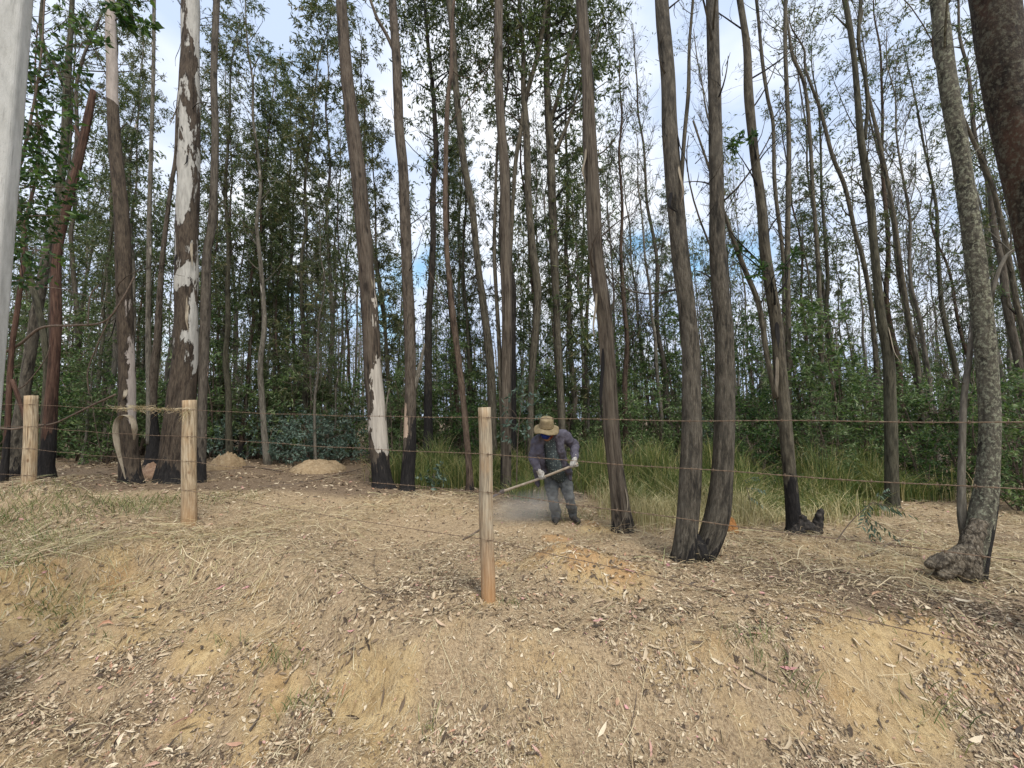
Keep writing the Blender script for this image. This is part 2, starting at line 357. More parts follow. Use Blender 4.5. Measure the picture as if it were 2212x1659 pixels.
for (u, v, rx, k) in ((60, 1560, .3, 1), (200, 1590, .3, 1), (330, 1530, .25, .9), (470, 1490, .22, 1), (20, 1480, .3, .8), (640, 1590, .2, 1), (560, 1530, .15, .9), (1740, 1480, .22, .9), (2180, 1480, .3, 1), (2160, 1590, .25, 1), (1010, 1640, .2, .7), (930, 1200, .4, .7), (880, 1285, .3, .8), (1010, 1260, .3, .7), (2080, 1320, .5, .7), (1700, 1260, .6, .5), (1900, 1280, .5, .6),
                      (400, 1650, .3, .9), (250, 1450, .2, .7), (1180, 1510, .12, .7), (1800, 1640, .2, .7), (1420, 1440, .2, .6), (430, 1040, .8, .7), (650, 1045, 1.0, .7)):
    Y = GY(u, v); p = P(u, v, Y); PILES.append((p[0], p[1], rx, k))
def pilek(x, y):
    b = np.zeros_like(x)
    for (bx, by, r, k) in PILES: b = np.maximum(b, k * np.exp(-((x - bx) ** 2 + (y - by) ** 2) / (r * r)))
    return b
def orange_at(x, y):
    b = np.zeros_like(x)
    for (u, v, r, k) in ((1200, 1165, .20, 1), (1175, 1190, .16, .8), (1255, 1200, .20, 1), (1345, 1235, .22, .8), (1082, 1222, .08, 1), (1280, 1130, .2, .7)):
        Y = GY(u, v); p = P(u, v, Y); b = np.maximum(b, k * np.exp(-((x - p[0]) ** 2 + (y - p[1]) ** 2) / (r * r)))
    return b
def warp(n, a, lim): 
    s = math.asinh(lim / a); return a * np.sinh(np.linspace(-s, s, n))
gx = warp(640, 2.2, 170.0); gy = warp(640, 2.2, 170.0) + 3.0
X, Yg = np.meshgrid(gx, gy); Zg = gh(X, Yg)
mb = MB(); nx = len(gx)
i = np.arange(len(gy) - 1)[:, None] * nx; j = np.arange(nx - 1)[None, :]
mb.add(np.stack([X, Yg, Zg], -1).reshape(-1, 3), np.stack([i + j, i + j + 1, i + nx + j + 1, i + nx + j], -1).reshape(-1, 4))
xf, yf = X.ravel(), Yg.ravel()
forest = np.maximum(ss(6.0, 7.7, yf + .8 * vn(xf / 1.5, yf / 1.5, 33)), .62 * pilek(xf, yf) + .35 * ss(1.5, 3.2, xf) * ss(2.7, 3.3, yf) + .25 * ss(.1, .3, vn(xf / .6, yf / .4, 36)))
t = NT('sandy soil'); v = t.coord()
nA = t.noise(v, 9, 6, .65); nB = t.noise(v, 55, 5, .7); nC = t.noise(v, 210, 3, .6); nD = t.noise(v, 1.7, 4)
ochre = t.ramp(nA, [(.3, (.44, .30, .14)), (.5, (.61, .44, .22)), (.7, (.72, .55, .30))])
orange = t.mix(t.ramp(nD, [(.48, 0), (.68, .5)]), ochre, (.50, .29, .13))
dust = t.ramp(nB, [(.33, (.18, .12, .065)), (.44, (.38, .27, .16)), (.58, (.57, .43, .265)), (.78, (.72, .59, .40))])
dust = t.mix(t.ramp(t.noise(v, 26, 6, .7), [(.36, .6), (.50, 0)]), dust, (.24, .175, .11))
dust = t.mix(t.ramp(nA, [(.4, 0), (.7, .55)]), dust, (.50, .37, .225))
ab = t.n('Attribute', attribute_name='bare').outputs['Fac']; af = t.n('Attribute', attribute_name='forest').outputs['Fac']
mk = t.ramp(t.math('ADD', ab, t.math('MULTIPLY', t.math('SUBTRACT', nB, .5), .5)), [(.15, 0), (.75, 1)])
ao = t.n('Attribute', attribute_name='orange').outputs['Fac']
c = t.mix(mk, dust, orange); c = t.mix(t.ramp(t.math('ADD', ao, t.math('MULTIPLY', t.math('SUBTRACT', nA, .5), .9)), [(.3, 0), (.6, .85)]), c, (.52, .315, .145))
ff = t.ramp(nB, [(.3, (.08, .052, .034)), (.48, (.20, .14, .09)), (.68, (.36, .27, .175))])
c = t.mix(t.ramp(t.math('ADD', af, t.math('MULTIPLY', t.math('SUBTRACT', nA, .5), .6)), [(.35, 0), (.75, 1)]), c, ff)
c = t.mix(t.ramp(nC, [(.32, .55), (.46, 0)]), c, (.09, .06, .038))
c = t.mix(t.ramp(t.noise(v, 320, 2), [(.63, 0), (.70, .5)]), c, (.66, .56, .42))
nV = t.noise(t.coord((1, .5, .35)), 34, 5, .7)
c = t.mix(t.math('MULTIPLY', t.ramp(nV, [(.36, .6), (.50, 0)]), mk), c, (.27, .175, .09))
hh = t.math('ADD', t.math('ADD', t.math('MULTIPLY', nV, .6), t.math('MULTIPLY', nA, .9)), t.math('ADD', t.math('MULTIPLY', nB, .5), t.math('MULTIPLY', nC, .2)))
t.bump(hh, 1.0, .045); M['soil'] = t.col(c)
g = link('ground', mb.mesh('ground', M['soil'], True, None, False, {'bare': bare(xf, yf), 'forest': forest, 'orange': orange_at(xf, yf)}))
tag(g, 'sandy ochre bank strewn with dry leaves and cut straw', 'ground', kind='structure')

# ------------------------------------------------------------------ litter: leaves, straw, chaff (uncountable)
def spots(n, y0, y1, power, keep=None, xk=1.62):
    """random points on the ground, in a fan ahead of the camera"""
    X_, Y_ = [], []; c = 0
    while c < n:
        yy = y0 + (y1 - y0) * rng.random(n) ** power; xx = (rng.random(n) * 2 - 1) * (xk * yy + .6)
        k = rng.random(n) < (1.0 if keep is None else keep(xx, yy)); X_.append(xx[k]); Y_.append(yy[k]); c += k.sum()
    return np.concatenate(X_)[:n], np.concatenate(Y_)[:n]
def pile(x, y): # leaf drifts
    return np.clip(.10 + .8 * pilek(x, y) - .8 * orange_at(x, y) + .7 * vn(x / .35, y / .25, 41) + .6 * vn(x / .12, y / .10, 42) - .25 * np.minimum(bare(x, y), 1), .03, 1)
def lay(mb, x, y, ln, wd, m=0, lift=.004, tilt=.35):
    n = len(x); a = rng.random(n) * 2 * math.pi; e = .05
    sx = (gh(x + e, y) - gh(x - e, y)) / (2 * e); sy = (gh(x, y + e) - gh(x, y - e)) / (2 * e)
    dx, dy = np.cos(a), np.sin(a); d = np.stack([dx, dy, sx * dx + sy * dy + rng.normal(size=n) * tilt * .5], 1); d /= np.linalg.norm(d, axis=1)[:, None]
    nrm_ = np.stack([-sx, -sy, np.ones(n)], 1) + rng.normal(size=(n, 3)) * tilt; w = np.cross(nrm_, d); w /= np.linalg.norm(w, axis=1)[:, None]; u = np.cross(d, w)
    c = np.stack([x, y, gh(x, y) + lift + rng.random(n) * .008], 1); L_ = np.broadcast_to(ln, n)[:, None]; W_ = np.broadcast_to(wd, n)[:, None] / 2
    cv = rng.normal(size=(n, 1)) * .12 * L_; cw = w * rng.normal(size=(n, 1)) * .10 * L_
    a0 = c - d * L_ / 2 + u * np.abs(cv) * .6; a3 = c + d * L_ / 2 + u * np.abs(cv)
    m1 = c - d * L_ * .15 + cw; m2 = c + d * L_ * .2 + cw
    f = u * W_ * .5 * rng.random((n, 1))
    V = np.stack([a0, m1 - w * W_ + f, m2 - w * W_ * .8 + f, a3, m2 + w * W_ * .8 + f, m1 + w * W_ + f, m1, m2], 1).reshape(-1, 3)
    b = np.arange(n)[:, None] * 8
    mb.add(V, np.vstack([b + [6, 1, 2, 7], b + [5, 6, 7, 4]]), np.vstack([b + [0, 1, 6], b + [0, 6, 5], b + [2, 3, 7], b + [7, 3, 4]]), m)
mb = MB()
x, y = spots(6000, 1.3, 5.0, 1.35, pile); lay(mb, x, y, .028 + .065 * rng.random(len(x)) ** 1.8, .010 + .016 * rng.random(len(x)))
x, y = spots(17000, 3.0, 13, 1.1, lambda x, y: np.clip(.40 + vn(x / .8, y / .8, 43), .05, 1)); lay(mb, x, y, .028 + .055 * rng.random(len(x)) + .04 * ss(5.5, 8, y), .010 + .014 * rng.random(len(x)) + .012 * ss(5.5, 8, y), lift=.010, tilt=.6)
x, y = spots(42000, 1.3, 5.2, 1.3, pile); lay(mb, x, y, .012 + .026 * rng.random(len(x)), .005 + .009 * rng.random(len(x)))
x, y = spots(420, 1.4, 4.2, 1.2, lambda x, y: np.clip(.4 + pilek(x, y), 0, 1)); lay(mb, x, y, .08 + .07 * rng.random(len(x)), .014 + .014 * rng.random(len(x)), lift=.012, tilt=.7)
o = link('leaf_litter', mb.mesh('leaf_litter', M['litter'], False)); tag(o, 'fallen brown, cream and pink eucalyptus leaves scattered over the bank', 'leaf litter', kind='stuff')
# chaff: short chopped straw
mb = MB()
def straw(n, y0, y1, power, l0, l1, w0, w1, keep=None, m=0, lift=.006, curl=.12, up=.10, adir=None, spread=.6):
    x, y = spots(n, y0, y1, power, keep); n = len(x); a = rng.random(n) * 2 * math.pi
    if adir is not None: a = adir + rng.normal(size=n) * spread
    ln = l0 + (l1 - l0) * rng.random(n) ** 2; dx, dy = np.cos(a) * ln / 2, np.sin(a) * ln / 2
    hl = lift + rng.random(n) * lift * 1.5
    b = np.stack([x - dx, y - dy, gh(x - dx, y - dy) + hl], 1); tp = np.stack([x + dx, y + dy, gh(x + dx, y + dy) + hl + rng.random(n) * up * ln], 1)
    sag = rng.normal(size=(n, 3)) * curl * ln[:, None]; sag[:, 2] = np.abs(sag[:, 2]) * .5 + .002
    wd = np.stack([-dy, dx, rng.normal(size=n) * .3 * ln], 1)
    mb.blades(b, tp, w0 + (w1 - w0) * rng.random(n), sag, m, 3 if l1 > .1 else 2, wd)
straw(120000, 1.25, 6.5, 1.25, .008, .05, .0018, .005, lambda x, y: np.clip(.75 + 1.4 * vn(x / .5, y / .5, 51) - .5 * np.minimum(bare(x, y), 1) - .9 * orange_at(x, y), .05, 1))
straw(24000, 3.5, 11, 1.0, .03, .12, .004, .008, lambda x, y: (1 - .8 * ss(6.9, 7.6, y) * ss(.3, -.5, x)) * np.clip(.5 + 1.6 * vn(x / .7, y / .7, 52), .03, 1))
o = link('chopped_straw', mb.mesh('chopped_straw', M['chaff'], False)); tag(o, 'fine chopped straw and chaff covering the bare soil', 'chaff', kind='stuff')
# long cut hay stems
mb = MB()
straw(4200, 1.3, 5.0, 1.4, .05, .34, .002, .0045, lambda x, y: np.clip(.35 + 1.6 * vn(x / .6, y / .6, 53), .02, 1), 0, .010, .10, .15)
HAYC = [(-4.6, 4.0, .9, .55), (-3.6, 4.5, .8, .4), (-2.9, 4.9, .7, .35), (-5.6, 4.4, .9, .5), (-4.4, 5.8, .9, .4), (-3.2, 5.6, .7, .4), (-1.0, 6.8, .9, .6), (3.6, 4.5, 1.2, .7), (5.0, 4.4, 1.0, .9), (1.8, 5.3, .8, .4), (4.2, 3.5, .9, .35), (2.9, 5.2, 1.2, .7), (-6.6, 5.3, .9, .5)]
def hayk(x, y):
    k = np.zeros_like(x)
    for (a, b, rx, ry) in HAYC: k = np.maximum(k, np.exp(-((x - a) / rx) ** 2 - ((y - b) / ry) ** 2))
    return k * np.clip(.7 + 1.5 * vn(x / .4, y / .4, 54), .1, 1)
straw(6000, 3.0, 7.6, 1.0, .05, .42, .003, .007, hayk, 0, .02, .16, .25)
straw(500, 3.2, 5.0, 1.0, .08, .45, .003, .006, lambda x, y: np.exp(-((x + 4.1 ) / 1.3) ** 2 - ((y - 4.25 + .0 * x) / .5) ** 2), 1, .03, .10, .2, adir=.35, spread=.7)
straw(4500, 3.4, 7.5, 1.0, .04, .22, .003, .006, lambda x, y: ss(.5, 2.5, x) * np.clip(.6 + 1.5 * vn(x / .5, y / .5, 57), .1, 1), 0, .02, .12, .2)
straw(6500, 5.0, 11, 1.0, .08, .4, .004, .009, lambda x, y: (1 - .75 * ss(6.9, 7.6, y) * ss(0, -1, x)) * np.clip(.2 + 1.6 * vn(x / 1.1, y / 1.1, 55), .01, 1), 0, .02, .12, .25)
o = link('cut_hay', mb.mesh('cut_hay', [M['hay'], M['hay_green']], False)); tag(o, 'long pale cut grass stems lying over the bank and behind the fence', 'cut hay', kind='stuff')

# standing long grass behind the worker, and small live tufts
mb = MB()
def tallgrass(n, keep, y0, y1, h0, h1, m=0, w=.010):
    x, y = spots(n, y0, y1, 1.0, keep); n = len(x); a = rng.random(n) * 6.283; h = h0 + (h1 - h0) * rng.random(n) ** .7; le = h * (.08 + .62 * rng.random(n) ** 2.0)
    hx = np.clip(.68 + 1.3 * vn(x / .6, y / .6, 61), .25, 1.2); h = h * hx
    b = np.stack([x, y, gh(x, y) - .01], 1); tp = b + np.stack([np.cos(a) * le, np.sin(a) * le, h], 1)
    sag = np.stack([-np.cos(a) * le * .25, -np.sin(a) * le * .25, h * .12], 1)
    mb.blades(b, tp, w * (.5 + rng.random(n)), sag, m, 4)
gk = lambda x, y: ss(-3.4, -2.4, x) * ss(9.2, 7.6, x) * np.clip(.48 + 1.8 * vn(x / .9, y / .9, 62), .03, 1) * np.where((np.abs(x - .9) < .9) & (y < 7.0), 0.0, 1) * ss(8.2, 8.8, y + 1.6 * ss(-.6, .3, x))
tallgrass(19000, gk, 7.2, 10.5, .30, 1.05, 0, .010)
nlive = mb.n
tallgrass(5500, lambda x, y: ss(1.6, 2.3, x) * ss(6.5, 5.2, x) * ss(6.0, 6.5, y) * np.clip(.5 + 1.6 * vn(x / .7, y / .7, 66), .03, 1), 6.0, 7.6, .25, .8, 0, .009)
tallgrass(9000, lambda x, y: ss(1.3, 2.0, x) * ss(6.0, 4.8, x) * ss(5.2, 5.9, y - .12 * (x - 2)) * np.clip(.5 + 1.4 * vn(x / .7, y / .7, 64), .03, 1), 5.2, 7.6, .15, .6, 1, .007)
o = link('tall_grass', mb.mesh('tall_grass', [M['grass'], M['hay_green']], False)); tag(o, 'standing yellow green long grass between the worker and the undergrowth', 'grass', kind='stuff')
mb = MB()
for (u, v, n, h, s) in ((100, 1075, 200, .14, .45), (40, 1100, 160, .14, .4), (20, 1200, 130, .18, .3), (60, 1170, 160, .2, .35), (25, 1120, 200, .22, .3), (110, 1290, 60, .12, .15), (250, 1100, 200, .25, .35), (330, 1090, 200, .25, .35), (90, 1240, 150, .15, .3), (1240, 1120, 90, .25, .3), (1205, 1110, 40, .3, .1), (1620, 1400, 50, .14, .12), (600, 1440, 40, .16, .08), (480, 1400, 25, .12, .1), (1690, 1470, 30, .14, .1), (120, 1345, 50, .1, .12),
                        (2040, 1560, 40, .18, .1), (650, 1530, 40, .15, .1), (930, 1580, 20, .12, .06), (1100, 1310, 20, .1, .06), (470, 1080, 120, .2, .4), (2000, 1350, 60, .08, .3), (160, 1400, 40, .1, .15)):
    Y = GY(u, v); p = P(u, v, Y); x = p[0] + rng.normal(size=n) * s; y = p[1] + rng.normal(size=n) * s * .5; a = rng.random(n) * 6.283; hh_ = h * (.3 + .7 * rng.random(n))
    b = np.stack([x, y, gh(x, y) - .005], 1); tp = b + np.stack([np.cos(a) * hh_ * .7, np.sin(a) * hh_ * .7, hh_ * .8], 1)
    sg = np.zeros((n, 3)); sg[:, 2] = hh_ * .25; mb.blades(b, tp, .0055, sg, 0, 3)
o = link('grass_tufts', mb.mesh('grass_tufts', leafmat('fresh grass', [(0, (.07, .10, .035)), (.5, (.15, .18, .06)), (1, (.36, .34, .16))], .2), False)); tag(o, 'small thin green grass tufts growing on the bank', 'grass', kind='stuff')
# ------------------------------------------------------------------ trees
def unit(v): v = np.asarray(v, float); return v / (np.linalg.norm(v) + 1e-12)
def curve(a, b, r0, r1, bow=.12, n=7, up=0., g=rng):
    a = np.asarray(a, float); b = np.asarray(b, float); t = np.linspace(0, 1, n)[:, None]; Lg = np.linalg.norm(b - a)
    off = g.normal(size=3) * bow * Lg; off[2] += up * Lg
    p = a + (b - a) * t + off * (4 * t * (1 - t)) * .5
    return np.hstack([p, r0 + (r1 - r0) * t])
def sprig(tm, lm, root, tip, r0, nl, ll, lw, side=6, spread=.5, droop=.5, m=1, tl=None):
    """a twig with side twigs, and leaves hanging from the side twigs"""
    root = np.asarray(root, float); tip = np.asarray(tip, float); Lg = np.linalg.norm(tip - root) + 1e-6
    if tm is not None: tm.tube(curve(root, tip, r0, r0 * .35, .15, 5), 4, cap=False)
    tl = tl or Lg * .5; d0 = (tip - root) / Lg
    C = []; D = []
    for k in range(side):
        t = .35 + .65 * (k + rng.random()) / side; a = root + (tip - root) * t
        d = unit(d0 * .7 + rng.normal(size=3) * spread + np.array((0, 0, .1))); b = a + d * tl * (.5 + .8 * rng.random())
        if tm is not None: tm.tube(curve(a, b, r0 * .4, r0 * .15, .15, 3), 3, cap=False)
        q = max(1, nl // side); tt = rng.random((q, 1)); C.append(a + (b - a) * (.2 + .8 * tt) + rng.normal(size=(q, 3)) * .04 * tl)
        dd = rng.normal(size=(q, 3)) * .75 + d * .5; dd[:, 2] -= droop; D.append(dd)
    if nl: C = np.vstack(C); D = np.vstack(D); n = len(C); lm.leaves(C, ll * (.6 + .6 * rng.random(n)), lw * (.7 + .5 * rng.random(n)), D, m)

MATC = {}
def tree(name, label, cat, mat, pts, Y=None, ext=2.5, group=None, leaf='leaf_dark', seg=18, rough=.05, stems=(), twigs=5, clumps=(), Yd=0., foot=1.25, crown=True, base_in=.12, twig_v=(-200, 700), leafsz=(.11, .022), lean=0.):
    if Y is None: Y = GY(pts[-1][0], pts[-1][1])
    def conv(pl, Y0, Y1=None):
        out = []
        for k, (u, v, w) in enumerate(pl):
            yy = Y0 if Y1 is None else Y0 + (Y1 - Y0) * k / (len(pl) - 1)
            yy = yy + lean * (pts[-1][1] - v) / 900.0
            out.append((*P(u, v, yy), rad(u, v, w, yy)))
        return out[::-1]
    p = conv(pts, Y); b = np.array(p[0][:3]); b[2] = gz(b[0], b[1])
    root = thing(name, b, label, cat, group)
    p[0] = (*p[0][:3], p[0][3] * 1.08)
    pp = [(b[0] + (p[0][0] - p[1][0]) * .1, b[1], min(p[0][2], b[2]) - base_in, p[0][3] * foot * 1.3)] + p
    d = np.array(p[-1][:3]) - np.array(p[-2][:3]); d = unit(d + np.array((0, 0, .3)))
    if ext:
        r1 = p[-1][3]; q = np.array(p[-1][:3])
        for k in range(1, 4): pp.append((*(q + d * ext * k / 3 + rng.normal(size=3) * .05), r1 * (1 - .22 * k)))
    path = smooth_path(pp, .09 if Y < 6 else .16)
    tm = MB(); tm.tube(path, seg, rough, 2.2, seed=rng.random() * 40, h0=-base_in)
    def at_h(z):
        i = int(np.argmin(np.abs(path[:, 2] - z))); return path[i]
    # dead side twigs
    for k in range(twigs):
        u0 = pts[0][0]; vv = twig_v[0] + (twig_v[1] - twig_v[0]) * rng.random(); z = P(u0, vv, Y)[2]; q = at_h(z)
        a = rng.random() * 6.283; dd = np.array((math.cos(a), math.sin(a) * .6, .5 + .9 * rng.random())); Lg = (.25 + 1.0 * rng.random() ** 2) * (1 + Y / 12)
        e = q[:3] + unit(dd) * Lg; r0 = min(.014, q[3] * .25); tm.tube(curve(q[:3], e, r0, r0 * .3, .25, 8), 5, cap=False)
        for j in range(3):
            f = q[:3] + (e - q[:3]) * (.4 + .2 * j); tm.tube(curve(f, f + unit(dd + rng.normal(size=3) * .8) * Lg * .35, r0 * .4, r0 * .15, .2, 4), 4, cap=False)
    for st in stems:
        sm = MB(); Y1 = st.get('Y1', Y); q = conv(st['pts'], st.get('Y0', Y), Y1)
        if st.get('ground'):
            q0 = q[0]; q = [(q0[0], q0[1], gz(q0[0], q0[1]) - .1, q0[3] * 1.2)] + list(q)
        if st.get('ext'):
            dq = unit(np.array(q[-1][:3]) - np.array(q[-2][:3])); q = list(q) + [(*(np.array(q[-1][:3]) + dq * st['ext']), q[-1][3] * .5)]
        sp = smooth_path(q, .12); sm.tube(sp, 12, .05, 2.2, seed=rng.random() * 40, h0=sp[0, 2] - b[2])
        for k in range(st.get('twigs', 3)):
            i = int(len(sp) * (.3 + .65 * rng.random())); qq = sp[min(i, len(sp) - 1)]; a = rng.random() * 6.283; e = qq[:3] + np.array((math.cos(a) * .4, math.sin(a) * .3, .6)) * (.4 + .8 * rng.random())
            r0 = min(.010, qq[3] * .3); sm.tube(curve(qq[:3], e, r0, r0 * .3, .25, 6), 4, cap=False)
        link(st.get('name', 'stem'), sm.mesh('stem', st.get('mat', mat), True, b, True), root)
    # crown: leaf clumps on limbs, read off the photo, plus what stands above the frame
    cm = MB(); lb = tm; any_ = False
    cl = [(*P(u, v, Y + dy), r * (Y / F), n) for (u, v, r, n, dy) in clumps]
    if crown and ext >= 2:
        q = path[-1]
        for k in range(9):
            a = rng.random() * 6.283; cl.append((q[0] + math.cos(a) * (.3 + .9 * rng.random()), q[1] + math.sin(a) * (.3 + .9 * rng.random()), q[2] - .8 + 1.8 * rng.random(), .55, 90))
    for (cx, cy, cz, r, n) in cl:
        c = np.array((cx, cy, cz)); dist = np.hypot(*(path[:, :2] - c[:2]).T); zt = cz - .35 - .7 * min(1.5, dist.min()); q = path[int(np.argmin(np.abs(path[:, 2] - zt)))]
        r0 = .012 if Y < 6 else .02; lb.tube(curve(q[:3], c, min(r0 * 1.4, q[3] * .5), r0 * .4, .15, 7), 5, cap=False); any_ = True
        ns = max(2, int(n / 26))
        for s_ in range(ns):
            dd = unit(rng.normal(size=3) * np.array((1, 1, .8)) + np.array((0, 0, .25))); st_ = c + dd * r * .15 * rng.random()
            sprig(lb, cm, st_, st_ + dd * r * (.6 + .5 * rng.random()), .006, 26, leafsz[0], leafsz[1], 5, .6, .45, 0)
    link('trunk', tm.mesh('trunk', mat, True, b, True), root)
    if any_:
        link('crown', cm.mesh('crown', M[leaf], False, b), root)
    return root, path, Y

B_T1 = bark('red brown peeling bark', (.045, .024, .017), (.13, .064, .045), (.24, .14, .10), pale=(.33, .20, .15), profile=((0, -.15), (3, .02), (14, .05)), burn=.75, burnside=.25, stretch=.08)
B_T2 = bark('brown bark peeled pinkish', (.045, .032, .024), (.12, .086, .062), (.20, .15, .11), pale=(.40, .35, .31), profile=((0, -1.2), (.9, -.25), (1.2, .12), (3.6, .05), (4.0, -.9), (7.7, -1.0), (8.0, 1.3), (14, 1.4)), sidek=.52, palenoise=.6, burn=.15)
B_T3 = bark('mottled dark and white bark', (.045, .030, .022), (.115, .082, .060), (.19, .145, .11), pale=(.43, .42, .385), profile=((0, -1.2), (1.5, -.1), (2.1, .32), (4.5, .44), (9, .52), (14, .6)), sidek=.10, pscale=.9, burn=.45)
B_T3b = bark('grey bark peeled on one side', (.06, .048, .038), (.15, .12, .095), (.23, .19, .155), pale=(.46, .34, .27), profile=((0, -.6), (1, -.1), (3.3, -.1), (3.8, -.7), (14, -.6)), sidek=.45, burn=.55)
B_T4 = bark('grey brown bark with bare sapwood foot', (.05, .035, .026), (.145, .105, .078), (.24, .19, .15), pale=(.47, .43, .37), profile=((0, -1.4), (.5, -.9), (.8, .75), (1.9, .62), (3.0, .05), (4.4, .0), (5.2, -.3), (14, -.1)), sidek=.42, palenoise=.9, burn=.62, burnside=.1, stretch=.08)
B_T5 = bark('grey bark over a charred foot', (.05, .036, .027), (.15, .112, .085), (.25, .20, .16), pale=(.48, .36, .27), profile=((0, -1.4), (.9, -.6), (1.1, .5), (1.9, .3), (2.1, -.5), (14, -.2)), sidek=-.3, palenoise=.6, burn=1.15, burnside=.55)
B_GREY = bark('grey brown fissured bark', **GREYBARK, pale=(.40, .34, .27), profile=((0, -.25), (14, -.15)), burn=.25, ridge=.016)
B_GREYB = bark('grey brown bark with burnt foot', **GREYBARK, pale=(.42, .34, .27), profile=((0, -.3), (14, -.1)), burn=.75, ridge=.014)
B_H = bark('rough grey bark with flakes', (.05, .042, .034), (.145, .118, .09), (.29, .245, .195), pale=(.36, .32, .25), profile=((0, -.2), (14, -.25)), burn=.20, burnside=.15, ridge=.022, stretch=.2)
B_G = bark('ribbed light brown bark', (.07, .05, .037), (.19, .145, .11), (.32, .26, .20), pale=(.44, .37, .30), profile=((0, -.2), (14, -.1)), burn=.12, ridge=.02, stretch=.06)
B_K = bark('grey green lichen bark', (.06, .052, .04), (.165, .14, .105), (.29, .26, .20), pale=(.34, .32, .25), profile=((0, -.1), (14, -.1)), burn=.38, burnside=.62, ridge=.018, lichen=(.30, .31, .22), stretch=.45)
B_21 = bark('dark rusty lichened bark', (.028, .020, .015), (.068, .048, .034), (.12, .088, .06), pale=(.20, .17, .12), profile=((0, -.5), (14, -.4)), rust=(.085, .045, .028), ridge=.02, lichen=(.13, .125, .09), stretch=.5)
B_DARK = bark('charred dark bark', (.02, .016, .013), (.06, .046, .036), (.13, .105, .082), pale=(.3, .25, .2), profile=((0, -.6), (14, -.2)), burn=2.2)
B_MOSS = bark('olive brown bark', (.045, .040, .026), (.115, .100, .066), (.19, .17, .12), pale=(.33, .29, .22), profile=((0, -.4), (14, -.2)), burn=.02)

T = {}
T['red'] = tree('red_barked_tree', 'red brown peeling trunk leaning behind the leftmost fence post, top snapped off', 'tree', B_T1,
    [(201, 195, 15), (192, 245, 19), (176, 320, 21), (160, 386, 22), (138, 470, 24), (122, 553, 25), (121, 687, 27), (116, 788, 28), (109, 889, 33), (104, 975, 37), (97, 1008, 42)], Y=7.3, ext=0, crown=False, twigs=0,
    stems=[dict(pts=[(161, 272, 6), (166, 283, 9), (177, 305, 9)], name='branch_stub', twigs=0), dict(pts=[(58, 560, 14), (64, 600, 17), (80, 654, 18), (96, 738, 17), (100, 800, 15), (97, 880, 17), (92, 1000, 22)], mat=B_MOSS, Y0=7.5, Y1=7.25, ext=2.5)])
T['behind_post'] = tree('forked_tree', 'grey green trunk forking high up behind the snapped red brown one', 'tree', B_MOSS,
    [(156, 0, 12), (151, 90, 14), (146, 161, 18), (140, 302, 20), (130, 400, 20), (122, 500, 19), (112, 700, 19), (106, 985, 22)], Y=8.6, leaf='leaf_olive', twigs=8,
    stems=[dict(pts=[(92, 0, 9), (88, 60, 11), (97, 105, 11), (120, 140, 10), (138, 185, 12)], ext=1.5)], clumps=[(190, 60, 70, 160, .3), (110, 60, 60, 120, .3), (180, 200, 60, 120, .3)])
T['left_edge'] = tree('grey_trunk_tree', 'thick rough grey brown trunk between the concrete pole and the leftmost fence post', 'tree', B_H,
    [(118, 480, 16), (104, 540, 22), (92, 600, 25), (72, 720, 29), (52, 850, 32), (36, 960, 40)], Y=8.0, leaf='leaf_olive', ext=5)
T['left_slim'] = tree('dark_slim_tree', 'slim dark red brown stem right beside the concrete pole', 'tree', B_T1,
    [(56, 480, 9), (50, 573, 12), (36, 680, 13), (24, 770, 14), (14, 960, 16)], Y=6.9, leaf='leaf_olive', ext=4,
    stems=[dict(pts=[(62, 985, 10), (58, 920, 12), (40, 860, 12), (26, 820, 11)], name='branch', twigs=0)])
T['curl'] = tree('gum_tree', 'dark brown trunk with white upper bark and a rolled bark curl at its foot', 'tree', B_T2,
    [(237, 0, 24), (240, 90, 27), (243, 160, 28), (243, 215, 28), (250, 330, 32), (262, 450, 35), (266, 553, 38), (270, 687, 38), (274, 800, 39), (275, 920, 43), (280, 1000, 50), (283, 1043, 58)], ext=5, foot=1.2, twigs=5, rough=.04)
T['mottled'] = tree('gum_tree', 'thick dark trunk mottled with white peeled patches, left of the middle fence post', 'tree', B_T3,
    [(412, 0, 40), (411, 100, 41), (408, 200, 47), (408, 330, 49), (404, 553, 52), (402, 700, 55), (396, 820, 62), (388, 900, 70), (380, 985, 76), (374, 1042, 92)], ext=6, seg=26, foot=1.15, rough=.07, twigs=7,
    stems=[dict(pts=[(468, 0, 15), (462, 168, 16), (465, 300, 17), (459, 470, 20), (447, 553, 20), (444, 670, 24), (438, 855, 22), (435, 990, 23), (434, 1043, 28)], mat=B_T3b, ext=5, ground=True, Y0=8.1, Y1=8.1, twigs=9)])
T['burnt_mid'] = tree('burnt_foot_tree', 'split pale trunk with burnt black foot, behind the curled bark and the mottled trunk', 'tree', B_T5,
    [(380, 336, 9), (370, 400, 10), (353, 537, 12), (345, 640, 14), (340, 740, 18), (330, 820, 23), (328, 900, 27), (334, 975, 34)], Y=10.5, ext=5, leaf='leaf_olive', twigs=7,
    stems=[dict(pts=[(333, 0, 8), (331, 168, 9), (326, 336, 10), (323, 450, 11), (322, 553, 12), (320, 700, 13), (322, 850, 14), (322, 960, 15)], mat=M['far_bark_pale'], ext=3, Y0=10.6, Y1=10.4)])
